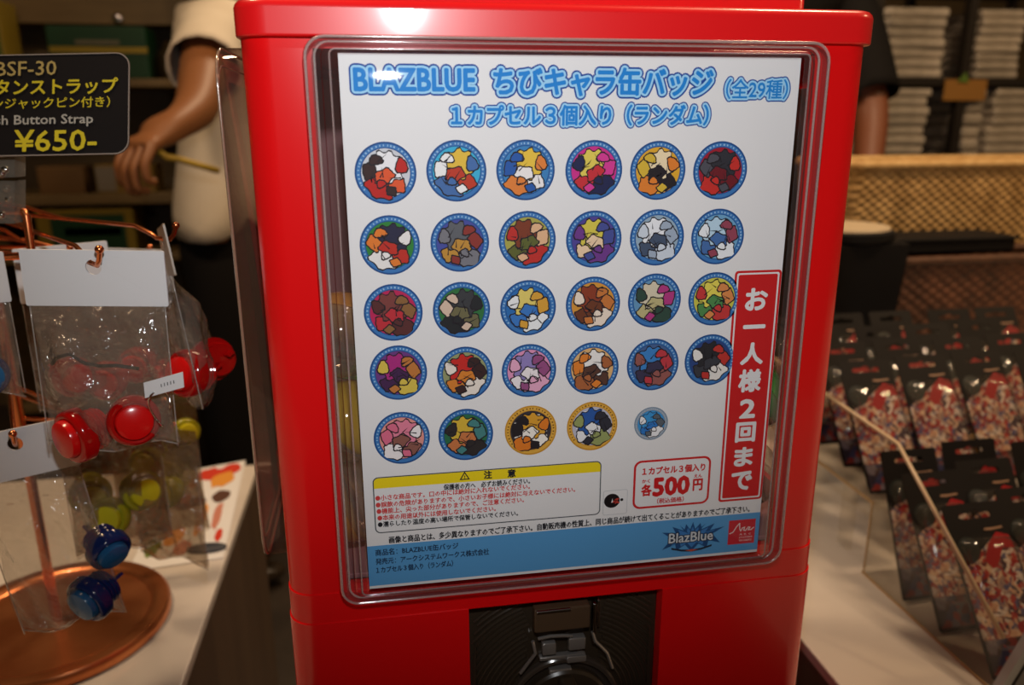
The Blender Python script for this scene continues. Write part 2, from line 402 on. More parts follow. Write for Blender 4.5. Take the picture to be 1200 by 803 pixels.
props(pane.build('window_pane', WINDOW, mach, smooth=True, auto=30), 'clear flat front window pane over the card')
# side windows bulging out of the flanks
for sx, nm in ((-1, 'left'), (1, 'right')):
    def sl(d, x, r=0.02): return [Vector((sx * x, y, Z(z))) for y, z in rrect(0.046 + d, 0.205 - d, -0.008 + d, 0.2868 - d, r, 7)]
    s = MB(); s.loft([sl(0, 0.1605), sl(0.0, 0.174), sl(0.001, 0.1765), sl(0.0035, 0.1782)], True, False, True)
    sw = s.build('side_window', WSIDE, mach, smooth=True, auto=50)
    for d_, x_, r_ in ((0.0006, 0.1768, 0.0009), (0.0085, 0.1783, 0.0006)):  # pale gold tubes stand in for light streaks on the side window
        m = MB(); lp_ = sl(d_, x_); m.tube(lp_ + lp_[:2], r_, 8, False); props(m.build('rim_glint', clear('lit_side_edge', (0.94, 0.84, 0.78), 0.15, 4.0, 0.25, (0.75, 0.52, 0.36)), sw, smooth=True), 'pale line standing in for a light streak along the side window')
# coin plate with the turning knob
cp = MB(); cp.box((-PW + 0.0006, 0.0145, Z(-0.15)), (PW - 0.0006, 0.02, Z(-0.027)), 0.0006)
coin = cp.build('coin_plate', BLACKP, mach)
KC = Vector((0.0, 0.0145, Z(-0.103)))
rid = MB()
for k in range(17):
    rr = 0.0385 + k * 0.0031
    for sx in (-1, 1):
        pts = []
        for j in range(33):
            a = R(-40 + 130 * j / 32); x = KC.x + sx * rr * math.cos(a); z = KC.z + rr * math.sin(a)
            if abs(x) < PW - 0.002 and abs(x) > 0.0215 and z < Z(-0.029): pts.append((x, KC.y - 0.0002, z))
        if len(pts) > 2: rid.tube(pts, 0.0009, 6)
rid.build('ridge', BLACKP, coin, smooth=True, auto=50)
MK = Matrix.Translation(KC) @ Matrix.Rotation(R(90), 4, 'X')
kn = MB(); kn.lathe([(0.0355, 0), (0.0355, 0.0035), (0.0345, 0.0045), (0.0325, 0.0045), (0.031, 0.002), (0.029, 0.001)], 64, MK); kn.build('knob_ring', mat('smoked_plastic', (0.06, 0.045, 0.035), 0.15), coin, smooth=True, auto=40)
kn = MB(); kn.lathe([(0.028, 0.0012), (0.028, 0.006), (0.0265, 0.0075), (0.0001, 0.0078)], 48, MK)
kn.box((-0.0055, KC.y - 0.024, KC.z - 0.025), (0.0055, KC.y - 0.006, KC.z + 0.025), 0.003); kn.build('knob', BLACKP, coin, smooth=True, auto=40)
# clear coin slot block between the ridges
cb = MB(); cb.box((-0.020, 0.006, Z(-0.045)), (0.014, 0.0145, Z(-0.0292)), 0.0012); cb.build('coin_cover', mat('brown_smoked_plastic', (0.085, 0.05, 0.028), 0.18), coin)
cb = MB(); cb.box((-0.019, 0.005, Z(-0.0315)), (0.002, 0.0085, Z(-0.0295)), 0.0006); cb.box((0.0165, 0.008, Z(-0.058)), (0.0185, 0.0145, Z(-0.030)), 0.0006); cb.box((0.0195, 0.010, Z(-0.0480)), (0.0212, 0.0145, Z(-0.029)), 0.0005); cb.build('slot_guard', mat('grey_steel', (0.35, 0.33, 0.33), 0.2, 1.0), coin)
cb = MB()
cb.tube([(-0.017, 0.010, Z(-0.0515)), (-0.010, 0.0085, Z(-0.0495)), (-0.002, 0.0085, Z(-0.0500)), (0.004, 0.010, Z(-0.0520))], 0.0011, 8)
cb.box((-0.0145, 0.009, Z(-0.0635)), (-0.0060, 0.0145, Z(-0.0550)), 0.0008); cb.box((0.0020, 0.009, Z(-0.0620)), (0.0125, 0.0145, Z(-0.0535)), 0.0008)
cb.box((-0.016, 0.010, Z(-0.068)), (0.012, 0.0145, Z(-0.0655)), 0.0006); cb.box((0.001, 0.0085, Z(-0.0705)), (0.013, 0.0145, Z(-0.0660)), 0.0006)
cb.box((-0.010, 0.0085, Z(-0.0775)), (0.004, 0.0145, Z(-0.0745)), 0.0006)
cb.tube([(0.0165, 0.009, Z(-0.050)), (0.018, 0.008, Z(-0.056)), (0.0215, 0.008, Z(-0.060)), (0.026, 0.009, Z(-0.066)), (0.030, 0.0095, Z(-0.078))], 0.0011, 8)
cb.tube([(-0.0205, 0.009, Z(-0.052)), (-0.019, 0.008, Z(-0.060)), (-0.023, 0.0085, Z(-0.066)), (-0.028, 0.0095, Z(-0.074))], 0.0011, 8)
cb.build('coin_slot', mat('smoked_grey_plastic', (0.30, 0.27, 0.25), 0.2, 0.5), coin, smooth=True, auto=40)
# pedestal the machine stands on
ped = empty('machine_pedestal', (0, 0.11, 0), 'black pedestal box under the red capsule machine', 'pedestal')
m = MB(); m.box((-0.13, 0.02, 0.04), (0.13, 0.225, Z(-0.21)), 0.004); m.build('pedestal_box', BLACKM, ped)
m = MB(); m.box((-0.14, 0.015, 0), (0.14, 0.23, 0.04), 0.004); m.build('base', BLACKM, ped)

# capsules lying in the hopper
rnd = random.Random(5)
CAPC = [((0.85, 0.62, 0.05), 'yellow'), ((0.15, 0.55, 0.12), 'green'), ((0.75, 0.42, 0.08), 'amber'), ((0.80, 0.75, 0.15), 'pale yellow')]
capspots = []
for lv in range(3):
    for ix in range(5):
        for iy in range(3):
            if ix in (0, 4) or iy == 0:
                capspots.append((-0.124 + ix * 0.062, 0.049 + iy * 0.060, Z(0.0275 + lv * 0.052) + 0.002, lv))
for i, (x, y, z, lv) in enumerate(capspots):
    if lv == 2 and rnd.random() < 0.4: continue
    col, cn = CAPC[rnd.randrange(4)]
    c = empty('toy_capsule', (x, y, z - 0.025), '%s round toy capsule in the pile inside the red machine' % cn, 'capsule', '%s capsules inside the machine' % cn)
    Mr = Euler((rnd.uniform(0.6, 2.4), 0, rnd.uniform(0, 6))).to_matrix().to_4x4()
    a = MB(); a.lathe([(0.0245 * math.cos(R(t)), 0.0245 * math.sin(R(t))) for t in range(0, 90, 10)] + [(1e-6, 0.0245)], 24, Matrix.Translation((x, y, z)) @ Mr)
    a.build('capsule_half', clear('capsule_' + cn, tuple(0.35 + 0.6 * k for k in col), 0.06, 1.4, 0.5, col), c, smooth=True)
    a = MB(); a.lathe([(0.0248, 0.002), (0.0248, -0.002)] + [(0.0245 * math.cos(R(t)), -0.0245 * math.sin(R(t))) for t in range(5, 90, 10)] + [(1e-6, -0.0245)], 24, Matrix.Translation((x, y, z)) @ Mr)
    props(a.build('capsule_half', clear('capsule_clear', (0.9, 0.9, 0.85), 0.06, 1.4, 0.12, (0.8, 0.75, 0.6)), c, smooth=True), 'clear half of the capsule')

# ================================================================== THE CARD IN THE WINDOW
PT = lambda u, v, l: (u, -l, v)          # poster plane: u right, v up, lift towards the viewer
def pp(px, py):
    p = ay(px, py, 0.0); return p.x, p.z
def pbox(l, t, r, b):
    ym, xm = (t + b) / 2, (l + r) / 2
    return pp(l, ym)[0], pp(r, ym)[0], pp(xm, b)[1], pp(xm, t)[1]
post = empty('display_card', (0, 0, Z(0)), 'white printed display card of round badge pictures behind the machine window', 'poster')
PX = 0.1145
m = MB(); m.box((-PX, 0, Z(0)), (PX, 0.0006, Z(0.2794))); m.build('card_sheet', PAPER, post)
L1 = 0.00006
NAVY, PALE, BLUE = ink((28, 74, 158)), ink((158, 212, 246)), ink((28, 132, 214))
def outlined(name, items, b0, b1, b2):
    m = MB()
    for (txt, box, sh) in items:
        m.mat(0); letter(m, txt, *box, L1, b0, 16, to3=PT, shear=sh)
        m.mat(1); letter(m, txt, *box, L1 * 2, b1, 14, to3=PT, shear=sh)
        m.mat(2); letter(m, txt, *box, L1 * 3, b2, 8, to3=PT, shear=sh)
    return m.build(name, [NAVY, PALE, BLUE], post, fix=False)
outlined('title_lettering', [('BLAZBLUE', pbox(415, 80.5, 556, 106.5), 0), ('ちびキャラ缶バッジ', pbox(579, 80, 835, 112), 0)], 0.0023, 0.0015, 0.00045)
outlined('count_lettering', [('（全29種）', pbox(851, 93, 923, 116), 0)], 0.0017, 0.0011, 0.00015)
outlined('subtitle_lettering', [('１カプセル３個入り（ランダム）', pbox(529, 123, 830, 147), 0)], 0.0018, 0.0012, 0.0003)

# round badge pictures: printed discs of abstract colour patches
def c_(*a): return a
BAD = [
 (452, 203, 'b', c_(205, 208, 216), [(238, 238, 242), (190, 40, 35), (225, 90, 50), (60, 40, 40)]),
 (535, 200.5, 'b', c_(60, 175, 215), [(228, 190, 70), (70, 110, 170), (190, 60, 40), (240, 240, 240)]),
 (616, 199.5, 'b', c_(60, 130, 190), [(232, 195, 70), (225, 130, 60), (240, 236, 236), (40, 90, 170)]),
 (696, 199.5, 'b', c_(205, 50, 140), [(225, 205, 90), (35, 40, 80), (200, 50, 60), (215, 60, 150)]),
 (771, 200, 'b', c_(225, 170, 50), [(240, 220, 180), (225, 130, 50), (40, 35, 40), (215, 180, 60)]),
 (844, 200, 'b', c_(160, 30, 50), [(50, 50, 58), (200, 50, 45), (110, 30, 40), (80, 80, 90)]),
 (457, 287.5, 'b', c_(50, 130, 60), [(45, 45, 70), (235, 232, 230), (190, 50, 40), (225, 125, 50)]),
 (539, 284.5, 'b', c_(70, 80, 160), [(95, 98, 105), (120, 120, 128), (190, 140, 60), (140, 55, 50)]),
 (618, 281.5, 'b', c_(170, 165, 80), [(125, 60, 40), (190, 50, 45), (95, 100, 50), (225, 180, 140)]),
 (696, 280.5, 'b', c_(80, 70, 150), [(215, 200, 80), (110, 60, 140), (235, 205, 170), (70, 80, 150)]),
 (770, 278.5, 'b', c_(150, 175, 195), [(235, 238, 244), (205, 215, 228), (70, 85, 110), (160, 175, 195)]),
 (841, 277.5, 'b', c_(110, 165, 205), [(185, 215, 235), (235, 240, 245), (70, 110, 170), (150, 70, 90)]),
 (461, 366.5, 'b', c_(190, 40, 90), [(125, 65, 62), (90, 48, 48), (190, 50, 60), (140, 100, 60)]),
 (541, 363.5, 'b', c_(50, 115, 65), [(60, 62, 66), (40, 42, 45), (110, 105, 75), (215, 190, 170)]),
 (619, 361, 'b', c_(45, 110, 180), [(225, 205, 110), (235, 238, 240), (60, 120, 195), (215, 160, 60)]),
 (695, 356.5, 'b', c_(215, 150, 60), [(140, 62, 40), (238, 222, 205), (110, 60, 40), (200, 120, 60)]),
 (767, 352.5, 'b', c_(100, 150, 190), [(215, 205, 180), (50, 75, 65), (190, 180, 130), (180, 60, 130)]),
 (837, 350.5, 'b', c_(205, 200, 80), [(230, 215, 90), (200, 60, 60), (80, 140, 80), (220, 140, 80)]),
 (467, 437, 'b', c_(110, 60, 130), [(170, 45, 125), (215, 190, 80), (70, 40, 80), (190, 120, 60)]),
 (545, 438, 'b', c_(150, 155, 110), [(200, 45, 40), (235, 225, 215), (215, 130, 50), (60, 40, 40)]),
 (620, 434.5, 'b', c_(225, 150, 190), [(145, 130, 190), (230, 170, 200), (240, 232, 236), (150, 80, 130)]),
 (694, 432, 'b', c_(225, 180, 120), [(238, 235, 232), (170, 100, 60), (90, 60, 50), (225, 130, 50)]),
 (765, 427.5, 'b', c_(70, 100, 150), [(60, 130, 200), (150, 90, 85), (60, 55, 80), (190, 60, 70)]),
 (832, 422, 'b', c_(45, 70, 130), [(45, 45, 50), (235, 232, 228), (60, 62, 70), (190, 55, 50)]),
 (471, 513.5, 'b', c_(225, 150, 140), [(225, 130, 155), (240, 235, 236), (140, 90, 80), (220, 110, 140)]),
 (546, 509.5, 'b', c_(45, 110, 75), [(215, 180, 60), (50, 45, 45), (200, 120, 70), (70, 130, 130)]),
 (622, 504.5, 'g', c_(60, 55, 60), [(220, 160, 50), (225, 125, 40), (245, 240, 230), (40, 35, 38)]),
 (694, 499.5, 'g', c_(190, 190, 205), [(45, 90, 165), (150, 160, 100), (235, 235, 238), (50, 50, 60)]),
 (763, 496.5, 's', c_(60, 150, 215), [(60, 150, 215), (238, 240, 244), (45, 120, 200), (90, 100, 110)]),
]
rnd = random.Random(11)
def blob(cx, cz, rx, rz, spikes, amp, rot, n=None):
    n = n or max(22, spikes * 4); out = []
    for k in range(n):
        a = 2 * PI * k / n; s = 1 + amp * (1 if spikes and (k * spikes // n != ((k + n // (2 * max(spikes, 1))) * spikes // n)) else -0.4) * rnd.uniform(0.5, 1)
        x, z = rx * s * math.cos(a), rz * s * math.sin(a)
        out.append((cx + x * math.cos(rot) - z * math.sin(rot), cz + x * math.sin(rot) + z * math.cos(rot)))
    return out
def fan(m, pts, c, lift):
    n = len(pts); m.add([PT(c[0], c[1], lift)] + [PT(u, v, lift) for u, v in pts], [(0, 1 + k, 1 + (k + 1) % n) for k in range(n)])
for (bx, bz, kind, field, cols) in BAD:
    u, v = pp(bx, bz); r = 0.0147 if kind != 's' else 0.0098
    if kind == 'g': r = 0.0143
    ringc = {'b': ((30, 78, 140), (62, 120, 185)), 'g': ((200, 145, 45), (222, 170, 70)), 's': ((120, 140, 160), (150, 165, 182))}[kind]
    tick = {'b': (150, 190, 225), 'g': (120, 80, 30), 's': (180, 190, 200)}[kind]
    mats = [ink(ringc[0]), ink(ringc[1]), ink(tick), ink(field)] + [ink(c) for c in cols] + [ink((38, 34, 40))]
    m = MB()
    circ = lambda rr, n=40: [(u + rr * math.cos(2 * PI * k / n), v + rr * math.sin(2 * PI * k / n)) for k in range(n)]
    m.mat(0); fan(m, circ(r, 56), (u, v), L1); m.mat(1); fan(m, circ(r * 0.94, 56), (u, v), L1 * 1.5)
    m.mat(2)
    for k in range(44):
        a0 = 2 * PI * (k + rnd.uniform(0.0, 0.25)) / 44; a1 = a0 + 2 * PI * rnd.uniform(0.25, 0.5) / 44
        if kind == 's' or -2.2 < (a0 - PI / 2 + PI) % (2 * PI) - PI < 2.2:
            q = [(r * f * math.cos(a) + u, r * f * math.sin(a) + v) for f, a in ((0.85, a0), (0.91, a0), (0.91, a1), (0.85, a1))]
            m.add([PT(x, z, L1 * 2) for x, z in q], [(0, 1, 2, 3)])
    m.mat(0); fan(m, circ(r * 0.82), (u, v), L1 * 2.2); m.mat(3); fan(m, circ(r * 0.79), (u, v), L1 * 2.6)
    if kind == 'g':
        m.mat(6)
        for i in range(-5, 6):
            for j in range(-5, 6):
                s_ = r * 0.14
                if (i + j) % 2 == 0 and math.hypot(i, j) * s_ < r * 0.70: m.add([PT(u + (i + a) * s_, v + (j + b) * s_, L1 * 2.9) for a, b in ((-.5, -.5), (.5, -.5), (.5, .5), (-.5, .5))], [(0, 1, 2, 3)])
    side = rnd.choice((-1, 1))
    shapes = [  # centre x, z, rx, rz, spikes, colour, inset outline
        (0.22 * side, -0.46, 0.46, 0.30, 5, 1), (-0.34 * side, -0.38, 0.28, 0.24, 4, 2), (-0.06 * side, 0.20, 0.50, 0.44, 9, 0),
        (0.52 * side, 0.08, 0.20, 0.26, 4, 3), (-0.52 * side, 0.22, 0.17, 0.22, 3, 1), (0.05 * side, -0.10, 0.30, 0.20, 5, 2), (0.30 * side, 0.42, 0.2, 0.13, 3, 3),
        (-0.16 * side, -0.58, 0.16, 0.12, 4, 3), (0.16 * side, -0.34, 0.13, 0.10, 3, 1)]
    lift = L1 * 3.2
    for (sx, sz, rx, rz, sp, ci) in shapes:
        rot = rnd.uniform(-0.6, 0.6); st = rnd.getstate()
        for grow, mi in ((0.045, 8), (0.0, 4 + ci)):
            rnd.setstate(st); p = blob(sx, sz, rx + grow, rz + grow, sp, 0.20, rot)
            p = [(a, b) if math.hypot(a, b) < 0.92 else (a * 0.92 / math.hypot(a, b), b * 0.92 / math.hypot(a, b)) for a, b in p]
            m.mat(mi); fan(m, [(u + a * r, v + b * r) for a, b in p], (u + sx * r, v + sz * r), lift); lift += L1 * 0.35
    m.mat(8)
    for k in range(7):
        a = rnd.uniform(0, 6.28); d = rnd.uniform(0.1, 0.6); x, z = d * math.cos(a), d * math.sin(a) * 0.9; t = rnd.uniform(0, PI); l_ = rnd.uniform(0.10, 0.22); wd = 0.022
        q = [(x - l_ * math.cos(t) - wd * math.sin(t), z - l_ * math.sin(t) + wd * math.cos(t)), (x + l_ * math.cos(t), z + l_ * math.sin(t)), (x - l_ * math.cos(t) + wd * math.sin(t), z - l_ * math.sin(t) - wd * math.cos(t))]
        m.add([PT(u + a_ * r, v + b_ * r, lift) for a_, b_ in q], [(0, 1, 2)])
    o = m.build('badge_picture', mats, post, fix=False)
    cn = {'b': 'blue', 'g': 'gold', 's': 'small grey'}[kind]
    props(o, 'round printed badge with a %s ring' % cn)

def plate(m, pts, lift, t=None):
    n = len(pts); m.add([PT(u, v, lift) for u, v in pts], [tuple(range(n))])
def qbox(tl, tr, br, bl): 
    a, b, c, d = pp(*tl), pp(*tr), pp(*br), pp(*bl); return (a[0] + d[0]) / 2, (b[0] + c[0]) / 2, (c[1] + d[1]) / 2, (a[1] + b[1]) / 2
def shrink(b, k): return b[0] + k, b[1] - k, b[2] + k, b[3] - k
GREY, YEL, BLK, CRED = ink((70, 78, 84)), ink((240, 215, 30)), ink((35, 35, 42)), ink((205, 32, 36))
INKP = mat('white_paper_print', (0.80, 0.80, 0.81), 0.55, spec=0.3)
def tline(m, txt, xl, yl, xr, hpx, lift, bold, n=6, res=1):
    u0, vc = pp(xl, yl); u1 = ay(xr, yl - (xr - xl) * 0.075, 0).x; h = hpx * 0.00048
    letter(m, txt, u0, u1, vc - h / 2, vc + h / 2, lift, bold, n, res, to3=PT)
# caution box
B = qbox((436, 559), (705, 541), (703, 604.5), (440, 624))
m = MB(); m.mat(0); plate(m, rrect(*B, 0.003), L1); m.mat(1); b2 = shrink(B, 0.0006); plate(m, rrect(*b2, 0.0025), L1 * 1.5)
cau = m.build('caution_box', [GREY, INKP], post, fix=False)
zb = pp(570, 563)[1]
m = MB(); rr = rrect(*b2, 0.0025); rr = [(u, max(v, zb)) for u, v in rr]; plate(m, rr, L1 * 2)
ch = m.build('caution_header', YEL, cau, fix=False)
m = MB()
for (cx_, cy_, txt, wd) in ((571.7, 556.3, '注', 9), (599.5, 554.6, '意', 9)):
    letter(m, txt, *pbox(cx_ - wd / 2, cy_ - 4.5, cx_ + wd / 2, cy_ + 4.5), L1 * 3, 0.0002, 6, 2, to3=PT)
tu, tv = pp(544.5, 558.4)
def tri(s): return [(tu + s * math.cos(R(a)), tv - 0.0003 + s * math.sin(R(a))) for a in (90, 210, 330)]
plate(m, tri(0.0033), L1 * 3); m.mat(1); plate(m, tri(0.0021), L1 * 3.5); m.mat(0)
plate(m, [(tu - .00025, tv + .0006), (tu + .00025, tv + .0006), (tu + .0002, tv - .0007), (tu - .0002, tv - .0007)], L1 * 4)
plate(m, [(tu - .0002, tv - .0009), (tu + .0002, tv - .0009), (tu + .0002, tv - .0013), (tu - .0002, tv - .0013)], L1 * 4)
tline(m, '保護者の方へ　必ずお読みください。', 520, 571.3, 621, 7.2, L1 * 3, 0.0001)
m.mat(2)
tline(m, '●小さな商品です。口の中には絶対に入れないでください。', 440, 584, 621, 6.8, L1 * 3, 0.0001)
tline(m, '●誤飲の危険がありますので、小さいお子様には絶対に与えないでください。', 440.5, 592, 674, 6.8, L1 * 3, 0.0001)
tline(m, '●機能上、尖った部分がありますので、ご注意ください。', 441.5, 599.5, 614, 6.8, L1 * 3, 0.0001)
tline(m, '●本来の用途以外には使用しないでください。', 442.5, 607.3, 581, 6.8, L1 * 3, 0.0001)
m.mat(0); tline(m, '●濡らしたり温度の高い場所で保管しないでください。', 443, 615, 607, 6.8, L1 * 3, 0.0001)
m.build('caution_lettering', [BLK, YEL, ink((210, 70, 70))], cau, fix=False)
m = MB()
tline(m, '画像と商品とは、多少異なりますのでご了承下さい。自動販売機の性質上、同じ商品が続けて出てくることがありますのでご了承下さい。', 456, 633, 878, 8.6, L1 * 2, 0.00013)
m.build('notice_lettering', BLK, post, fix=False)
# footer band
FB = (-PX, PX, pp(660, 665.5)[1], pp(660, 620.5)[1])
m = MB(); plate(m, [(FB[0], FB[2]), (FB[1], FB[2]), (FB[1], FB[3]), (FB[0], FB[3])], L1); foot = m.build('footer_band', ink((88, 158, 214)), post, fix=False)
m = MB()
tline(m, '商品名：BLAZBLUE缶バッジ', 440, 648, 537, 8, L1 * 2, 0.0001); tline(m, '発売元：アークシステムワークス株式会社', 440.5, 658.5, 573, 8, L1 * 2, 0.0001); tline(m, '１カプセル３個入り（ランダム）', 441, 668.5, 531, 8, L1 * 2, 0.0001)
m.build('footer_lettering', ink((30, 52, 80)), foot, fix=False)
# price box
B = qbox((743, 541), (834, 533.5), (830, 589), (741, 598)); m = MB(); m.mat(0); plate(m, rrect(*B, 0.0045), L1); m.mat(1); plate(m, rrect(*shrink(B, 0.0013), 0.0034), L1 * 1.5)
pr = m.build('price_box', [CRED, INKP], post, fix=False)
m = MB()
for (txt, x, y, wpx, hpx, bo) in (('１カプセル３個入り', 789.5, 550, 73, 8.5, .0002), ('500', 786.5, 569.5, 41, 20, .0007), ('各', 757.5, 574.5, 11.5, 13, .0003), ('かく', 757, 564, 9, 4, .0001), ('円', 817.5, 568, 10.5, 13, .0003), ('えん', 818, 557.6, 9, 4, .0001), ('（税込価格）', 785.5, 586, 31, 6, .0001)):
    letter(m, txt, *pbox(x - wpx / 2, y - hpx / 2, x + wpx / 2, y + hpx / 2), L1 * 2.5, bo, 8, 2, to3=PT)
m.build('price_lettering', CRED, pr, fix=False)
# red limit banner
bl_, br_ = pp(871, 316)[0], PX - 0.0001; bb, bt = pp(862, 587)[1], pp(896, 316.5)[1]
bl_ = (pp(871, 316)[0] + pp(833, 587)[0]) / 2
B = (bl_, br_, bb, bt); m = MB(); m.mat(0); plate(m, rrect(*B, 0.002), L1); m.mat(1); plate(m, rrect(*shrink(B, 0.0013), 0.001), L1 * 1.4); m.mat(0); plate(m, rrect(*shrink(B, 0.0022), 0.001), L1 * 1.8)
ban = m.build('limit_banner', [CRED, INKP], post, fix=False)
m = MB(); bc = (bl_ + br_) / 2
for (ch_, y, hh, ww) in (('お', 351, .0115, .012), ('一', 383, .0012, .012), ('人', 414.5, .0118, .0125), ('様', 446, .0125, .0125), ('2', 478.7, .0105, .0085), ('回', 506, .0112, .0112), ('ま', 534.6, .0110, .0105), ('で', 562.6, .0110, .0118)):
    v = pp(880, y)[1]; letter(m, ch_, bc - ww / 2, bc + ww / 2, v - hh / 2, v + hh / 2, L1 * 3, 0.00055, 8, 3, to3=PT)
m.build('banner_lettering', INKP, ban, fix=False)
# round black logo in its small frame
B = qbox((706.7, 575.5), (735, 573.5), (735, 602), (706.7, 604)); m = MB(); m.mat(0); plate(m, rrect(*B, .0012), L1); m.mat(1); plate(m, rrect(*shrink(B, .0002), .001), L1 * 1.5)
u, v = pp(717, 587); m.mat(2); fan(m, [(u + .0046 * math.cos(2 * PI * k / 28), v + .0044 * math.sin(2 * PI * k / 28)) for k in range(28)], (u, v), L1 * 2)
m.mat(3)
for k, (dx, dz, l_, a) in enumerate(((.0030, .0008, .0030, 10), (.0026, -.0010, .0026, 60), (.0012, -.0006, .0022, 30), (.0036, -.0012, .0022, -30))):
    plate(m, [(u + dx + l_ * .6 * math.cos(R(a)), v + dz + l_ * .6 * math.sin(R(a))), (u + dx - .0006 * math.sin(R(a)), v + dz + .0006 * math.cos(R(a))), (u + dx - l_ * .6 * math.cos(R(a)), v + dz - l_ * .6 * math.sin(R(a))), (u + dx + .0006 * math.sin(R(a)), v + dz - .0006 * math.cos(R(a)))], L1 * (2.5 + .2 * k))
m.mat(1); plate(m, [(u - .0004, v - .0012), (u + .0006, v - .0008), (u + .0003, v + .0016)], L1 * 3.4)
m.mat(2); u2, v2 = pp(728.5, 585.5); fan(m, [(u2 + .0009 * math.cos(2 * PI * k / 14), v2 + .0009 * math.sin(2 * PI * k / 14)) for k in range(14)], (u2, v2), L1 * 3.6)
m.build('round_logo', [ink((165, 172, 178)), INKP, ink((25, 18, 22)), ink((190, 60, 50))], post, fix=False)
# spiky silver emblem on the blue band
u, v = pp(811, 629.5); m = MB(); m.mat(0); k2 = 0.00052
spk = [(-36, 9), (-20, 7), (-24, 15), (-10, 9), (-8, 17), (-3, 10), (0, 19), (3, 10), (9, 17), (11, 9), (26, 15), (21, 7), (38, 10), (24, 2), (34, -10), (20, -6), (18, -15), (8, -9), (0, -18), (-8, -9), (-18, -15), (-20, -6), (-35, -13), (-24, 0)]
fan(m, [(u + a * k2, v + b * k2) for a, b in spk], (u, v), L1 * 2)
m.mat(1); fan(m, [(u + a * k2 * .72, v + b * k2 * .72) for a, b in spk], (u, v), L1 * 2.5)
for a_ in (20, 60, 120, 160, 200, 340): 
    d = Vector((math.cos(R(a_)), math.sin(R(a_)))); n_ = Vector((-d.y, d.x)); q = [d * .004, d * .009 + n_ * .0008, d * .016, d * .009 - n_ * .0004]
    m.mat(0); plate(m, [(u + p.x, v + p.y * .6) for p in q], L1 * 3)
m.mat(3); bx_ = pbox(784, 623.5, 835, 634.5); letter(m, 'BlazBlue', *bx_, L1 * 3.4, .0007, 10, 2, to3=PT)
m.mat(2); letter(m, 'BlazBlue', *bx_, L1 * 4, .00012, 8, 2, to3=PT)
m.mat(3); plate(m, [(u - .0125, v - .0058), (u - .006, v - .0075), (u, v - .0081), (u + .006, v - .0075), (u + .0125, v - .0058), (u + .0125, v - .0070), (u + .006, v - .0088), (u, v - .0094), (u - .006, v - .0088), (u - .0125, v - .0070)], L1 * 4.4)
m.mat(4); plate(m, [(u - .004, v - .0083), (u, v - .0078), (u + .004, v - .0083), (u, v - .0094)], L1 * 4.8)
m.build('emblem_logo', [ink((34, 78, 130)), ink((62, 124, 190)), ink((210, 216, 222)), ink((36, 44, 60)), ink((190, 80, 60))], post, fix=False)
# red square maker's logo with script stroke
B = qbox((854.7, 610), (886.5, 608), (882.5, 635.6), (852, 639)); m = MB(); plate(m, [(B[0], B[2]), (B[1], B[2]), (B[1], B[3]), (B[0], B[3])], L1 * 2)
m.mat(1); W_, H_ = B[1] - B[0], B[3] - B[2]
def stroke(pts, wd, lift):
    for i in range(len(pts) - 1):
        a, b = Vector(pts[i]), Vector(pts[i + 1]); d = (b - a).normalized(); n_ = Vector((-d.y, d.x)) * wd
        plate(m, [tuple(a + n_ - d * wd), tuple(b + n_ + d * wd), tuple(b - n_ + d * wd), tuple(a - n_ - d * wd)], lift + i * 2e-6)
stroke([(B[0] + W_ * a, B[2] + H_ * b) for a, b in ((.06, .46), (.18, .52), (.30, .74), (.40, .86), (.42, .62), (.46, .54), (.52, .66), (.60, .68), (.57, .56), (.64, .54), (.74, .68), (.80, .66), (.74, .56), (.84, .56), (.94, .64))], .00028, L1 * 2.5)
letter(m, 'A R C', B[0] + W_ * .42, B[0] + W_ * .86, B[2] + H_ * .36, B[2] + H_ * .43, L1 * 2.5, 0, res=1, to3=PT); letter(m, 'SYSTEM', B[0] + W_ * .42, B[0] + W_ * .90, B[2] + H_ * .23, B[2] + H_ * .30, L1 * 2.5, 0, res=1, to3=PT); letter(m, 'WORKS', B[0] + W_ * .42, B[0] + W_ * .90, B[2] + H_ * .10, B[2] + H_ * .18, L1 * 2.5, 0, res=1, to3=PT)
m.build('square_logo', [ink((205, 45, 58)), ink((240, 222, 222))], post, fix=False)

# ================================================================== LEFT: COPPER STAND, PRICE CARD, HANGING BAGS
pole = ah(68, 735, CZ); PXY = Vector((pole.x, pole.y, 0))
stand = empty('display_stand', (pole.x, pole.y, CZ), 'copper wire hanging stand with a round copper base on the left counter', 'display stand')
m = MB(); m.lathe([(0.1005, CZ + 0.0002), (0.102, CZ + 0.002), (0.102, CZ + 0.010), (0.0995, CZ + 0.013), (0.092, CZ + 0.0138), (0.086, CZ + 0.0125), (0.083, CZ + 0.009), (0.0001, CZ + 0.009)], 72, Matrix.Translation((pole.x, pole.y, 0)))
m.build('base', noisy('brushed_copper', (0.55, 0.17, 0.06), (0.75, 0.28, 0.11), 18, 0.3, 0, stretch=(1, 1, 1), metal=0.85), stand, smooth=True, auto=40)
HA = az(110, 313, 0.452); HB = az(192, 283, 0.535); HC1 = az(74, 306, 0.575); HC2 = az(158, 306, 0.64)
HD = az(18, 520, 0.505); HE = az(128, 512, 0.62); HF = az(186, 512, 0.70); HG = az(-66, 318, 0.49); HI = az(176, 486, 0.78)
topz = HA.z + 0.085
m = MB(); m.tube([(pole.x, pole.y, CZ + 0.009), (pole.x, pole.y, topz)], 0.0045, 14); m.ball((pole.x, pole.y, topz), 0.0065, 10)
m.build('pole', COPPER, stand, smooth=True, auto=40)
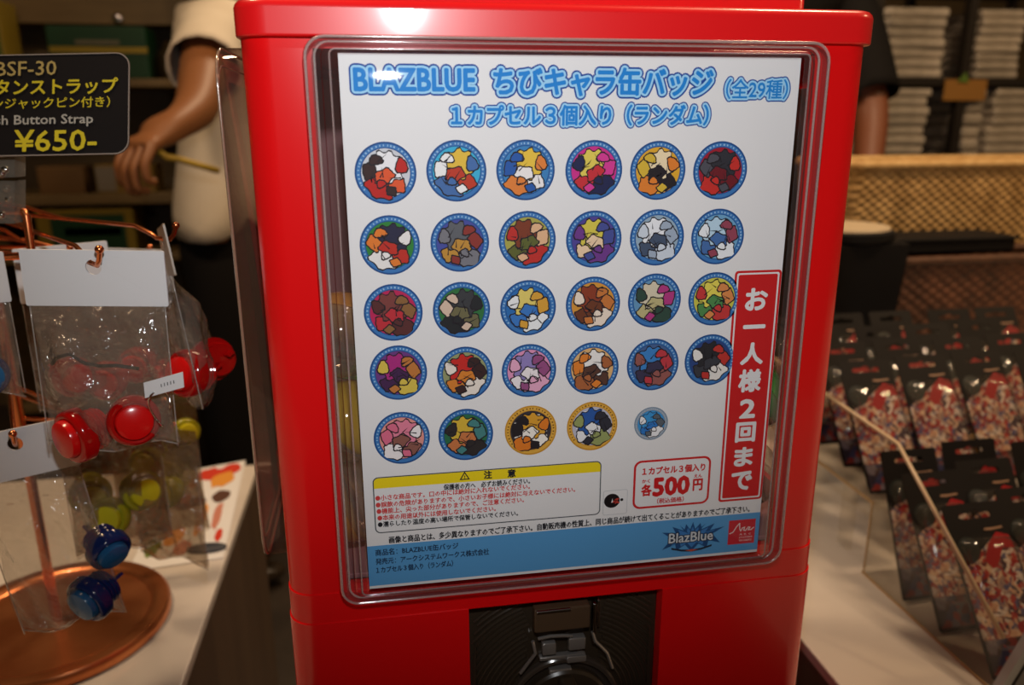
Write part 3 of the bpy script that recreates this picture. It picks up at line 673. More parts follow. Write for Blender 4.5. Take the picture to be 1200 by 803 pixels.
def arm(h, double=True):
    d = Vector((h.x - pole.x, h.y - pole.y, 0)); L_ = d.length; d = d / L_; s = Vector((-d.y, d.x, 0))
    m = MB()
    p0 = Vector((pole.x, pole.y, h.z + 0.009))
    end = Vector((h.x, h.y, h.z + 0.0018)) + d * 0.012
    hz = Vector((h.x, h.y, h.z + 0.0018))
    m.tube([p0, p0 + d * max(L_ - 0.030, L_ * .5), hz - d * 0.011 + Vector((0, 0, .002)), hz - d * 0.007, hz + d * 0.007, end + Vector((0, 0, 0.004)), end + d * 0.003 + Vector((0, 0, 0.009))], 0.0015, 10)
    m.ball(end + d * 0.003 + Vector((0, 0, 0.010)), 0.0025, 8)
    if double: m.tube([p0 + Vector((0, 0, 0.008)), p0 + d * (L_ * 0.3) + Vector((0, 0, 0.006)), p0 + d * (L_ * 0.5)], 0.0016, 10)
    m.build('hook_arm', COPPER, stand, smooth=True, auto=50)
for h in (HA, HB, HC1, HC2, HD, HE, HF, HG, HI): arm(h)
# square wire loop that carries the price card
U0, U1, U2, U3 = az(-30, 300, 0.52), az(-30, 247, 0.52), az(30, 247, 0.52), az(38, 303, 0.52)
m = MB(); m.tube([U0, U1 + Vector((0, 0, -0.003)), U1 + Vector((0.003, 0, 0)), U2 + Vector((-0.004, 0, 0)), U2 + Vector((-0.001, 0, -0.001)), U2 + Vector((0, 0, -0.004)), U3], 0.0026, 10)
m.tube([az(-40, 303, 0.52), az(24, 300, 0.52), az(44, 300, 0.53)], 0.0026, 10); m.tube([U0, Vector((pole.x, pole.y, U0.z - 0.01))], 0.0024, 10); m.tube([az(44, 300, .53), Vector((pole.x, pole.y, U0.z - 0.02))], 0.0024, 10)
m.build('wire_loop', COPPER, stand, smooth=True, auto=50)

# price card
pz = 0.505
ctl, ctr, cbr = az(-150, 68, pz), az(153, 62, pz), az(147, 181, pz - 0.004)
ux = (ctr - ctl).normalized(); uz = (cbr - ctr); uz = -(uz - ux * uz.dot(ux)).normalized(); un = ux.cross(uz).normalized()
if un.y > 0: un = -un
CW, CH = (ctr - ctl).length, abs((cbr - ctr).dot(uz)); O3 = ctl - uz * CH
to3 = lambda u, v, l: O3 + ux * u + uz * v + un * (0.0012 + l)
def cuv(px, py):
    d = ray(px, py); t = (O3 + un * 0.0012 - CAM).dot(un) / d.dot(un); p = CAM + d * t - O3; return p.dot(ux), p.dot(uz)
card = empty('price_card', O3 + ux * CW / 2, 'black price card with yellow lettering clipped above the hanging bags', 'price card')
m = MB(); ring = [O3 + ux * x + uz * z for x, z in rrect(0, CW, 0, CH, 0.009, 6)]; m.prism(ring, un * 0.0008); m.build('card', mat('black_card', (0.010, 0.009, 0.010), 0.35), card)
m = MB(); ring = rrect(0, CW, 0, CH, 0.009, 6); inn = rrect(0.0007, CW - 0.0007, 0.0007, CH - 0.0007, 0.0084, 6)
m.loft([[O3 + ux * x + uz * z + un * k for x, z in l] for l, k in ((ring, 0.0), (ring, 0.0011), (inn, 0.0011))]); m.build('clear_sleeve', mat('sleeve_edge', (0.30, 0.26, 0.23), 0.25), card)
m = MB()
def cl(txt, r, y, hp, wp, b, mi):
    m.mat(mi); u1, v = cuv(r, y); h = hp * pz / F; letter(m, txt, u1 - wp * pz / F, u1, v - h / 2, v + h / 2, 0.0001, b, 8, 2, to3=to3, shear=0)
cl('BSF-30', 66, 79.5, 17, 71, 0.0001, 0)
cl('プッシュボタンストラップ', 138, 100, 18.5, 12 * 20.5, 0.00025, 1)
cl('（イヤホンジャックピン付き）', 129, 119, 13, 14 * 13.4, 0.00008, 1)
cl('Push Button Strap', 109, 140.5, 14.5, 131, 0.00012, 2)
cl('¥650-', 113, 163.5, 25, 95, 0.0003, 1)
m.build('card_lettering', [ink((170, 150, 90)), ink((206, 190, 40)), ink((170, 168, 160))], card, fix=False)
# clear clip blocks holding the card on the copper loop
clip = empty('card_clip', az(4, 252, 0.515), 'clear plastic clip with chrome beads joining the price card to the copper loop', 'clip')
for (t, b) in ((172, 208), (212, 262)):
    a, c2, d = az(-14, t, 0.509), az(17, t, 0.509), az(-14, b, 0.513)
    m = MB(); m.prism([a, c2, az(17, b, 0.513), d], Vector((0.002, 0.012, 0))); m.build('clip_block', clear('clip_plastic', (0.8, 0.78, 0.72), 0.08, 3, 0.25, (0.5, 0.45, 0.38)), clip)
for px, py in ((2, 180), (6, 199), (2, 204), (8, 221), (10, 234), (2, 252)):
    m = MB(); m.ball(az(px, py, 0.513), 0.0026, 8); m.build('bead', CHROME, clip, smooth=True)

BTN = {'red': ((0.72, 0.006, 0.006), (0.55, 0.004, 0.004)), 'blue': ((0.02, 0.13, 0.32), (0.01, 0.03, 0.16)), 'yellow': ((0.55, 0.52, 0.02), (0.42, 0.42, 0.02))}
def button(parent, c, axis, col, r=0.0165):
    """arcade push button: flanged rim, domed plunger, threaded body"""
    axis = Vector(axis).normalized(); q = Vector((0, 0, 1)).rotation_difference(axis).to_matrix().to_4x4(); M = Matrix.Translation(c) @ q
    tr = lambda nm, k: clear('translucent_' + nm, tuple(0.25 + 0.75 * x for x in k), 0.1, 1.6, 0.8, k)
    m = MB(); m.lathe([(r * .72, -.0135), (r * .72, -0.002), (r, -0.002), (r, 0.004), (r * .95, .0062), (r * .86, .0072), (r * .74, .0068), (r * .72, .005)], 40, M)
    b = m.build('push_button', tr(col + '_rim', BTN[col][1]), parent, smooth=True, auto=45)
    m = MB(); m.lathe([(r * .71, .003), (r * .71, .0085), (r * .66, .0105), (r * .5, .0115), (1e-6, .0118)], 36, M); m.build('plunger', mat('plunger_' + col, BTN[col][0], 0.2), b, smooth=True, auto=45)
    m = MB()
    for k in range(3): m.lathe([(r * .725, -.012 + k * .003), (r * .78, -.011 + k * .003), (r * .725, -.010 + k * .003)], 36, M)
    for sx in (-1, 1): m.box(Vector((-.0025 + sx * .006, -.001, -.022)), Vector((.0025 + sx * .006, .001, -.0135)))
    for i in range(len(m.v) - 16, len(m.v)): m.v[i] = M @ m.v[i]
    m.build('thread', tr(col + '_rim', BTN[col][1]), b, smooth=True, auto=45)
    return b
def bag(label, hook, wd, hdr, length, yaw, lean, btns, group=None, seed=0, cord=True, roll=0.0, hmat=None, pmat=None):
    """header card folded over a clear pouch; local x across, z down from the hook hole"""
    rn = random.Random(seed)
    t = empty('packaged_strap', hook, label, 'packaged strap', group)
    Mx = Euler((lean, roll, yaw)).to_matrix()
    W = lambda x, y, z: hook + Mx @ Vector((x, y, z))
    up = hdr * 0.3
    vs, fs = flat([rrect(-wd / 2, wd / 2, -hdr + up, up, 0.001, 2), [(0.0045 * math.cos(2 * PI * k / 18), 0.0045 * math.sin(2 * PI * k / 18)) for k in range(18)]], 0.0012)
    n_ = 0
    m = MB(); m.add([W(v.x, v.z + 0.0015 * math.sin(v.x / wd * 3) , v.y) for v in vs], fs); m.build('header_card', hmat or PAPER, t)
    top = up - hdr
    nx, nz = 20, 26
    for_side = []
    m = MB(); grid = {}
    off = [rn.uniform(0, 6) for _ in range(8)]
    for s_ in (-1, 1):
        for i in range(nx + 1):
            for j in range(nz + 1):
                u, v = i / nx * 2 - 1, j / nz
                th = 0.013 * (1 - abs(u) ** 3) * (1 - (2 * v - 1) ** 4 * 0.9) * min(1, v * 4 + 0.08)
                cr = 0.0032 * (math.sin(5 * u + off[0] + 4 * v) * math.sin(7 * v + off[1]) + 0.6 * math.sin(11 * u - 9 * v + off[2] + s_)) * min(1, v * 3)
                x = u * wd / 2 * (0.97 - 0.05 * math.sin(3 * v + off[3]) * v); z = top - v * length + 0.004 * math.sin(4 * u + off[4]) * v
                grid[(s_, i, j)] = len(m.v); m.v.append(W(x, s_ * th + cr, z))
        for i in range(nx):
            for j in range(nz):
                f = (grid[(s_, i, j)], grid[(s_, i + 1, j)], grid[(s_, i + 1, j + 1)], grid[(s_, i, j + 1)]); m.f.append(f if s_ < 0 else f[::-1]); m.m.append(0)
    m.build('pouch', pmat or FILM, t, smooth=True, fix=False)
    # welded seams show as bright lines along the edges
    m = MB()
    for sx in (-1, 1): m.tube([W(sx * wd / 2 * 0.965, -0.001, top - length * k / 8) for k in range(9)], 0.00045, 6)
    m.tube([W(wd * (k / 8 - .5) * 0.96, -0.001, top - length + 0.004 * math.sin(4 * (k / 4 - 1) + off[4])) for k in range(9)], 0.0005, 6)
    m.build('seam', clear('seam_film', (0.9, 0.88, 0.85), 0.1, 3, 0.3, (0.8, 0.75, 0.7)), t, smooth=True)
    for (x, y, z, axd, col, r) in btns: button(t, W(x, y, z), Mx @ Vector(axd), col, r)
    if cord:
        bx = [b[0] for b in btns]; bz = [b[2] for b in btns]; cz = max(bz) + 0.036
        m = MB(); pts = [W(-wd * .36, -.004, cz - .001), W(-wd * .30, -.007, cz + .004), W(-wd * .20, -.008, cz + .0065), W(-wd * .10, -.008, cz + .001), W(0.0, -.007, cz - .001), W(wd * .12, -.007, cz - .0005), W(wd * .27, -.005, cz - .003)]
        m.tube(pts, 0.0011, 8); m.build('cord', mat('black_cord', (0.012, 0.010, 0.010), 0.6), t, smooth=True)
        m = MB(); cxx, cz2 = wd * .42, max(bz) + .010
        m.tube([W(cxx + .010 * math.cos(a) * .6, -.010 + .003 * math.sin(a * 2), cz2 + .011 * math.sin(a)) for a in [k * 2 * PI / 20 for k in range(17)]], 0.0006, 6); m.build('ring', CHROME, t, smooth=True)
        a, b = W(wd * .33, -.012, max(bz) + .017), W(wd * .62, -.012, max(bz) + .024)
        d = (b - a); n2 = Mx @ Vector((0, 0, 1)); m = MB(); m.prism([a, b, b + n2 * .0095, a + n2 * .0095], Mx @ Vector((0, .0006, 0))); tg = m.build('tag', PAPER, t)
        m = MB(); a2 = a + Mx @ Vector((0, -.0002, 0))
        for k in range(5): m.prism([a2 + d * (.55 - .10 * k * .8 + .2) + n2 * .004, a2 + d * (.57 - .10 * k * .8 + .2) + n2 * .004, a2 + d * (.57 - .10 * k * .8 + .2) + n2 * .006, a2 + d * (.55 - .10 * k * .8 + .2) + n2 * .006], Mx @ Vector((0, -.0001, 0)))
        m.build('tag_print', ink((90, 85, 85)), tg)
    return t
s45 = 0.452 / F
bag('bag of two red push buttons under a wide white header, front of the copper stand', HA, 0.080, 0.033, 0.088, -0.12, 0.0,
    [(-35 * s45, -0.006, -206 * s45, (-0.55, -0.80, -0.05), 'red', 0.0168), (30 * s45, -0.004, -188 * s45, (0.45, -0.86, 0.15), 'red', 0.0152)], seed=2, roll=0.03)
s53 = 0.535 / F
bag('bag of red push buttons hanging edge-on at the right tip of the copper stand', HB, 0.074, 0.034, 0.090, -1.30, 0.10,
    [(-0.006, 0.014, -0.087, (-0.9, -0.3, 0), 'red', 0.0155), (0.020, -0.004, -0.090, (0.6, -0.7, 0.2), 'red', 0.0165)], seed=3, cord=False, roll=-0.16, hmat=mat('translucent_header', (0.42, 0.33, 0.24), 0.4))
bag('half hidden bag, left one of the two directly behind the front bag of red buttons', HC1, 0.062, 0.040, 0.085, 0.5, 0.05,
    [(-0.006, -0.004, -0.088, (0.3, -0.9, 0), 'red', 0.0155), (0.018, 0.002, -0.098, (-0.5, -0.8, 0), 'red', 0.0155)], seed=4, cord=False)
bag('half hidden bag, right one of the two directly behind the front bag of red buttons', HC2, 0.066, 0.034, 0.085, -0.45, 0.05,
    [(-0.012, -0.004, -0.090, (0.3, -0.9, 0), 'red', 0.0155), (0.014, 0.002, -0.100, (-0.5, -0.8, 0), 'red', 0.0155)], seed=5, cord=False)
s47 = 0.505 / F
bag('bag of blue push buttons hanging lowest at the left, over the copper base', HD, 0.066, 0.034, 0.112, 0.12, 0.0,
    [(30 * s47, -0.006, -214 * s47, (-0.6, -0.78, -0.1), 'blue', 0.0165), (58 * s47, 0.004, -162 * s47, (0.5, -0.75, -0.45), 'blue', 0.0145)], seed=6, cord=False, roll=-0.12)
bag('bag of yellow-green push buttons hanging behind the red pair', HE, 0.074, 0.032, 0.075, 0.25, 0.0,
    [(-0.008, -0.006, -0.066, (-0.3, -0.9, 0.2), 'yellow', 0.0165), (0.017, 0.0, -0.050, (0.4, -0.85, 0.1), 'yellow', 0.0165), (-0.020, 0.006, -0.048, (0.1, -0.9, -0.2), 'yellow', 0.0160)], seed=7, cord=False, hmat=FILM2, pmat=FILM2)
bag('rumpled clear bag of yellow buttons hanging rearmost, beside the brochure', HF, 0.080, 0.032, 0.100, -0.5, 0.0,
    [(0.0, 0.0, -0.055, (0.1, -0.95, 0.1), 'yellow', 0.0150), (-0.022, 0.004, -0.030, (0.4, -0.85, 0.1), 'yellow', 0.0150)], seed=8, cord=False, hmat=FILM2, pmat=FILM2)
bag('rumpled brown-looking clear bag hanging behind the yellow-green buttons, above the brochure', az(176, 486, 0.78), 0.085, 0.030, 0.110, 0.1, 0.0,
    [(0.010, 0.0, -0.060, (0.1, -0.95, 0.1), 'yellow', 0.0150), (0.030, 0.002, -0.022, (0.4, -0.9, 0.1), 'yellow', 0.0140)], seed=12, cord=False, hmat=FILM2, pmat=FILM2)
bag('bag of blue buttons on an upper arm, cut by the left edge of the photo', HG, 0.066, 0.033, 0.062, 0.3, 0.0,
    [(0.010, 0.0, -0.070, (0.3, -0.9, 0), 'blue', 0.0150)], seed=9, cord=False)

# brochure and its dark clip on the left counter
b1, b2, b3, b4 = [ah(*p, CZ) for p in ((205, 556), (288, 541), (262, 655), (150, 672))]
bro = empty('brochure', (b1 + b3) / 2, 'open colour brochure printed in red and orange lying on the left counter', 'brochure')
m = MB(); m.prism([Vector(p) + Vector((0, 0, 0.0004)) for p in (b1, b2, b3, b4)], (0, 0, 0.0015)); m.build('sheet', PAPER, bro)
def lerp(u, v, h=0.0021): return (b1 * (1 - u) * (1 - v) + b2 * u * (1 - v) + b3 * u * v + b4 * (1 - u) * v) + Vector((0, 0, h))
rnd = random.Random(3); m = MB()
def dab(u, v, su, sv, mi, h):
    n = 14; m.mat(mi); m.add([lerp(u + su * math.cos(2 * PI * k / n) * rnd.uniform(.75, 1.1), v + sv * math.sin(2 * PI * k / n) * rnd.uniform(.75, 1.1), h) for k in range(n)], [tuple(range(n))])
dab(.52, .10, .18, .085, 0, .0021); dab(.80, .09, .16, .07, 0, .0022); dab(.72, .20, .17, .10, 1, .0023); dab(.35, .18, .08, .06, 1, .0023)
dab(.40, .42, .22, .07, 2, .0022); dab(.78, .40, .12, .08, 2, .0022); dab(.30, .36, .1, .06, 3, .0023); dab(.62, .62, .06, .17, 1, .0022); dab(.80, .60, .06, .15, 3, .0023)
dab(.35, .74, .14, .10, 1, .0022); dab(.16, .82, .10, .09, 4, .0022); dab(.50, .86, .10, .07, 3, .0022); dab(.20, .64, .09, .06, 2, .0023); dab(.88, .80, .05, .06, 0, .0022)
m.build('printed_pictures', [ink((205, 60, 40)), ink((222, 150, 60)), ink((90, 60, 48)), ink((200, 130, 110)), ink((110, 130, 60))], bro, fix=False)
m = MB(); a = ah(243, 646, CZ); m.ball(a + Vector((0, 0, 0.004)), 0.02, 12, (1.1, 0.5, 0.2)); props(m.build('paperweight', mat('dark_blue_rubber', (0.03, 0.035, 0.05), 0.5), smooth=True, loc=a), 'dark oval paperweight at the near edge of the brochure', 'paperweight')

# ================================================================== RIGHT: ACRYLIC TRAY OF BLISTER PACKS
TX = 0.396; F0 = CZ; F1 = OZ - 0.137
tray = empty('acrylic_tray', (0.62, 0.35, CZ), 'clear stepped acrylic tray full of blister packs on the right counter', 'tray')
TR = 0.90
def pan(poly, off, nm, mt=ACRYL): m = MB(); m.prism(poly, off); return m.build(nm, mt, tray)
pan([(TX, 0.098, F0), (TR, 0.098, F0), (TR, 0.284, F0), (TX, 0.284, F0)], (0, 0, 0.003), 'lower_floor')
pan([(TX, 0.280, F1), (TR, 0.280, F1), (TR, 0.54, F1), (TX, 0.54, F1)], (0, 0, 0.003), 'upper_floor')
pan([(TX, 0.282, F0 + .003), (TR, 0.282, F0 + .003), (TR, 0.282, F1), (TX, 0.282, F1)], (0, 0.003, 0), 'riser')
prof = [(0.098, F0 + .003), (0.098, OZ - 0.168), (0.258, OZ - 0.060), (0.54, OZ - 0.046), (0.54, F1 + .003), (0.285, F1 + .003), (0.281, F0 + .003)]
for x in (TX, TR - 0.003): pan([(x, y, z) for y, z in prof], (0.003, 0, 0), 'side_panel')
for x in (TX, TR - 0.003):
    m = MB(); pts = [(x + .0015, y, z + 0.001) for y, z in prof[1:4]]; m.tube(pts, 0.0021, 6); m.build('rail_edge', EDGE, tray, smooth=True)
m = MB(); m.box((TX - .0005, 0.098, F0 + .0002), (TX + .0006, 0.285, F0 + .0028)); m.box((TX - .0005, 0.28, F1), (TX + .0006, 0.54, F1 + .003)); m.box((TX - .0005, 0.2815, F0 + .0028), (TX + .0006, 0.2835, F1)); m.build('floor_edge', mat('shaded_acrylic_edge', (0.42, 0.29, 0.14), 0.35), tray)  # darker beige puts the shade of the lower edges into the colour
for y in (0.33, 0.5):
    for x in (TX + .01, TR - .02): m = MB(); m.box((x, y, F0), (x + .006, y + .02, F1)); m.build('foot', ACRYL, tray)

ART = blotch('printed_art_red', [srgb(150, 34, 38), srgb(66, 48, 60), srgb(205, 160, 130), srgb(222, 205, 192), srgb(110, 50, 52), srgb(88, 84, 120), srgb(170, 60, 52), srgb(215, 180, 150), srgb(160, 130, 118), srgb(200, 185, 175)], 230)
ARTS = blotch('printed_art_dark', [srgb(120, 45, 40), srgb(50, 42, 55), srgb(110, 100, 110), srgb(70, 50, 50), srgb(60, 60, 90), srgb(150, 60, 50)], 120)
PKB = mat('black_pack_card', (0.013, 0.011, 0.011), 0.5, spec=0.2)
BLI = clear('blister_plastic', (0.93, 0.92, 0.90), 0.06, 1.8, 0.02, (0.7, 0.6, 0.5), 0.25, 60)
PW_, PH_ = 0.064, 0.150
def make_pack():
    t = empty('blister_pack', (0, 0, 0), 'x', 'blister pack', 'blister packs standing in the acrylic tray')
    slot = [(0.0155 * math.cos(R(a)) * 1.0, 0.0028 * math.sin(R(a))) for a in range(0, 360, 20)]
    slot = [(-.015, -.0026), (.015, -.0026), (.0165, -.0012), (.0165, .0012), (.015, .0026), (.0045, .0026), (.003, .0046), (-.003, .0046), (-.0045, .0026), (-.015, .0026), (-.0165, .0012), (-.0165, -.0012)]
    vs, fs = flat([rrect(-PW_ / 2, PW_ / 2, 0, PH_, 0.003, 4), [(x, z + 0.1385) for x, z in slot]], 0.0009)
    m = MB(); m.add([(v.x, v.z, v.y) for v in vs], fs); m.build('backing_card', PKB, t)
    m = MB(); m.mat(0); m.prism([(x, -0.0006, z) for x, z in ((-.030, .032), (.030, .032), (.030, .104), (.012, .118), (-.006, .106), (-.030, .090))], (0, -0.0002, 0))
    m.mat(1); m.prism([(x, -0.0006, z) for x, z in ((-.029, .004), (.029, .004), (.029, .032), (-.029, .032))], (0, -0.0002, 0))
    m.mat(2); m.prism([(x, -0.0009, z) for x, z in ((-.004, .098), (.004, .112), (.016, .122), (.028, .118), (.030, .106), (.018, .108), (.010, .096), (.002, .090))], (0, -0.0002, 0))
    m.mat(3); m.prism([(-.017 + .0115 * math.cos(2 * PI * k / 20), -0.0008, .109 + .0115 * math.sin(2 * PI * k / 20)) for k in range(20)], (0, -0.0002, 0))
    m.mat(4)
    m.prism([(x, -0.0012, z) for x, z in ((.004, .1245), (.010, .1238), (.024, .1250), (.0235, .1268), (.014, .1262), (.005, .1264))], (0, -0.0001, 0))
    m.build('printed_front', [ART, ARTS, mat('print_red', srgb(165, 32, 38), 0.35), mat('print_dark_green', srgb(42, 46, 44), 0.35), mat('print_cream', srgb(165, 130, 105), 0.35)], t)
    m = MB(); ls = []
    for d, y in ((0, -.001), (.001, -.009), (.004, -.013), (.012, -.0145)): ls.append([(x, y, z) for x, z in rrect(-.028 + d, .028 - d, .022 + d, .118 - d, .012, 5)])
    m.loft(ls, True, False, True); m.build('blister', BLI, t, smooth=True, auto=60)
    return t
proto = make_pack(); first = True
def put(x, y, z, lean, yaw, label):
    global first
    o = proto if first else copy_tree(proto); first = False
    o.location = (x, y, z); o.rotation_euler = (-lean, 0, yaw); o['label'] = label
Ls = F0 + 0.0045; Us = F1 + 0.0045
put(0.4345, 0.106, Ls, R(36), 0.03, 'blister pack at the very front of the left file, lower step of the tray')
put(0.4345, 0.172, Ls, R(33), 0.02, 'blister pack second from the front in the left file, lower step of the tray')
put(0.4325, 0.224, Ls, R(25), 0.02, 'blister pack third from the front in the left file, against the step')
put(0.508, 0.128, Ls, R(36), 0.02, 'blister pack at the front of the second file, lower step of the tray')
put(0.507, 0.190, Ls, R(33), 0.0, 'blister pack in the middle of the second file, lower step of the tray')
put(0.506, 0.236, Ls, R(22), 0.02, 'blister pack rearmost of the second file, against the step')
put(0.585, 0.160, Ls, R(34), 0.02, 'blister pack at the front of the third file, lower step, at the photo edge')
put(0.585, 0.222, Ls, R(26), 0.0, 'blister pack behind the front one of the third file, lower step')
ROWN = ['front', 'second', 'third', 'rear']
FILE = ['leftmost', 'second', 'third', 'fourth', 'fifth']
rows = [(0.298, 0.432, [36, 35, 34, 34]), (0.362, 0.440, [34, 33, 34, 33]), (0.425, 0.448, [32, 31, 33, 31]), (0.488, 0.432, [30, 30, 31, 30, 31])]
for r_, (y, x0, leans) in enumerate(rows):
    for c2, ln in enumerate(leans):
        put(x0 + c2 * (0.0735 + 0.002 * r_) + 0.004 * (r_ % 2), y + 0.004 * ((c2 * 7 + r_) % 3 - 1), Us, R(ln), 0.02 * ((c2 + r_) % 3 - 1), 'blister pack %s from the left in the %s row of the upper step' % (FILE[c2].replace('leftmost', 'first'), ROWN[r_]))
# round-headed toy bag between the lower and upper packs
c3 = az(1149, 521, 0.90)
toy = empty('packed_plush', (c3.x, c3.y, c3.z - 0.02), 'small beige and blue round packed toy wedged between packs near the step', 'toy')
m = MB(); m.ball(c3, 0.019, 14, (1, .7, .8)); m.build('head', mat('beige_plush', srgb(205, 160, 95), 0.8), toy, smooth=True)
m = MB(); m.ball(c3 + Vector((-.020, .004, -.008)), 0.016, 12, (.7, .7, 1.1)); m.build('body', mat('blue_plush', srgb(35, 80, 150), 0.7), toy, smooth=True)
m = MB(); m.box(c3 + Vector((-.026, -.010, -.048)), c3 + Vector((.016, .012, -.012)), 0.004); m.build('wrapper', mat('white_wrapper', srgb(180, 165, 150), 0.5), toy)
# grey upright sign panel at the tray's front end
g0 = az(1160, 812, 0.655); g1 = az(1206, 645, 0.675); g0.z = F0 + 0.0005; g0.y = g1.y = 0.086; g1.y = 0.088; g1.z = max(g1.z, F0 + 0.12)
sg = empty('sign_panel', (0.43, 0.078, F0), 'grey slanted sign panel standing at the front end of the acrylic tray', 'sign')
m = MB(); m.prism([g0, g0 + Vector((.13, 0, 0)), g1 + Vector((.13, 0, 0)), g1], (0, 0.008, 0)); m.build('panel', mat('grey_blue_plastic', (0.36, 0.41, 0.46), 0.35), sg)
m = MB(); k = Vector((.0085, -0.0006, 0)); m.prism([g0 + k, g0 + k + Vector((.0022, 0, 0)), g1 + k + Vector((.0022, 0, 0)), g1 + k], (0, 0.0006, 0)); m.build('groove', BLACKM, sg)
m = MB(); k = Vector((.011, -0.0006, 0)); m.prism([g0 + k, g0 + k + Vector((.115, 0, 0)), g1 + k + Vector((.115, 0, 0)), g1 + k], (0, 0.0005, 0)); m.build('insert_sheet', mat('grey_sheet', (0.16, 0.17, 0.18), 0.4), sg)

# ------------------------------------------------------------------ baskets and black stands behind the tray
WK1 = weave('tan_wicker', (0.36, 0.20, 0.06), (0.78, 0.48, 0.18), 300, 430)
WK2 = weave('dark_wicker', (0.05, 0.020, 0.010), (0.20, 0.075, 0.035), 260, 380)
def basket(label, x0, x1, y0, y1, z0, z1, mt, rim_mt, tap=0.012):
    t = empty('wicker_basket', ((x0 + x1) / 2, (y0 + y1) / 2, z0), label, 'basket')
    def rg(d, z): return [Vector((x, y, z)) for x, y in rrect(x0 + d, x1 - d, y0 + d, y1 - d, 0.02, 5)]
    m = MB(); ls = []
    n = 8
    for k in range(n + 1): ls.append(rg(tap * (1 - k / n) + 0.0015 * (k % 2), z0 + (z1 - z0) * k / n))
    for k in range(n, 0, -1): ls.append(rg(tap * (1 - k / n) + 0.008, z0 + (z1 - z0) * k / n))
    ls.append(rg(tap + 0.008, z0 + 0.006)); m.loft(ls, True, True, True); m.build('wicker_body', mt, t, smooth=True, auto=50)
    m = MB(); rgp = rg(0.003, z1); rgp = rgp + rgp[:2]
    m.tube([p + Vector((0, 0, 0.002)) for p in rgp], 0.008, 10); m.build('rim', rim_mt, t, smooth=True)
    return t
TANR = noisy('tan_rim', (0.60, 0.36, 0.13), (0.78, 0.52, 0.22), 60, 0.55, 0.3); DKR = noisy('brown_rim', (0.08, 0.032, 0.016), (0.13, 0.055, 0.028), 60, 0.5, 0.3)
rz_ = MB(); rz = empty('display_block', (1.05, 0.87, CZ), 'black display block hidden under the tan wicker basket', 'display block')
rz_.box((0.72, 0.80, CZ), (1.5, 1.00, OZ + 0.045), 0.003); rz_.build('block', BLACKM, rz)
tb_top = ay(1100, 190, 0.80).z; tb_bot = ay(1100, 282, 0.80).z
basket('tan woven wicker basket raised at the back of the right counter', 0.66, 1.32, 0.795, 0.985, OZ + 0.0455, tb_top - 0.006, WK1, TANR)
db_top = ay(1100, 301, 0.70).z
basket('dark brown wicker basket low behind the rows of blister packs', 0.655, 1.20, 0.685, 0.785, CZ + 0.0005, db_top - 0.006, WK2, DKR)
bt = empty('black_tray', (0.9, 0.735, db_top), 'shallow black tray lying on the dark brown wicker basket', 'tray')
m = MB(); xa, xb = ay(1040, 290, .705).x, ay(1187, 290, .705).x; m.box((xa, 0.70, db_top + 0.005), (xb, 0.785, db_top + 0.026), 0.004); m.build('tray_body', BLACKM, bt)
m = MB(); m.box((xa - .004, 0.697, db_top + 0.024), (xb + .004, 0.788, db_top + 0.029), 0.002); m.build('rim', BLACKM, bt)
# black tapering stool with a cream top beside the machine
c4 = ay(985, 275, 0.665); st = empty('display_stool', (c4.x, 0.665, CZ), 'black tapering display stand with a flat cream top just right of the machine', 'display stand')
zt = ay(985, 264, 0.665).z; xr = ay(1038, 275, 0.665).x; cxs = xr - 0.072
m = MB(); m.loft([[Vector((cxs + sx * h, 0.665 + sy * h, z)) for sx, sy in ((-1, -1), (1, -1), (1, 1), (-1, 1))] for h, z in ((0.050, CZ), (0.066, zt - 0.02))], True, True, True); m.build('column', BLACKM, st)
m = MB(); m.lathe([(0.067, zt - 0.02), (0.072, zt - 0.016), (0.072, zt - 0.006), (0.067, zt - 0.003)], 40, Matrix.Translation((cxs, 0.665, 0))); m.build('flange', BLACKM, st, smooth=True, auto=40)
m = MB(); m.lathe([(0.066, zt - 0.004), (0.064, zt), (1e-6, zt + 0.001)], 40, Matrix.Translation((cxs, 0.665, 0))); m.build('top', mat('cream_top', (0.62, 0.50, 0.34), 0.45), st, smooth=True, auto=40)

# ------------------------------------------------------------------ far right: rack of wrapped shirts
RY = 1.62
def rx(px): return ay(px, 100, RY).x
rack = empty('shelf_rack', (rx(1140), RY + 0.12, 0), 'dark metal rack holding stacks of white packages behind the tan basket', 'rack')
DK = mat('dark_metal', (0.03, 0.024, 0.02), 0.4, 0.3)
zs = [ay(1100, 92, RY).z, ay(1100, 192, RY).z, ay(1100, -30, RY).z]
x0_, x1_ = rx(1020), rx(1020) + 0.62
for sx in (x0_, rx(1128), x1_):
    m = MB(); m.box((sx - 0.012, RY - 0.005, 0), (sx + 0.012, RY + 0.02, 2.0)); m.box((sx - 0.012, RY + 0.26, 0), (sx + 0.012, RY + 0.285, 2.0)); m.build('upright', DK, rack)
for z in zs + [ay(1100, 290, RY).z, 0.62, 0.30]:
    m = MB(); m.box((x0_, RY, z - 0.018), (x1_, RY + 0.28, z)); m.build('shelf', DK, rack)
PKGS = [noisy('white_wrapped_package_%d' % k, (0.42 * f_, 0.36 * f_, 0.28 * f_), (0.66 * f_, 0.58 * f_, 0.48 * f_), 22, 0.4, 0.5) for k, f_ in enumerate((1, .8, .9))]
rnd = random.Random(9)
def shirt(x, y, z, w_, d_, h_, label, group):
    t = MB(); t.box((x - w_ / 2, y, z), (x + w_ / 2, y + d_, z + h_), h_ * 0.35, Matrix.Rotation(rnd.uniform(-.05, .05), 3, 'Z'))
    return props(t.build('wrapped_package', PKGS[rnd.randrange(3)], loc=(x, y, z)), label, 'package', group)
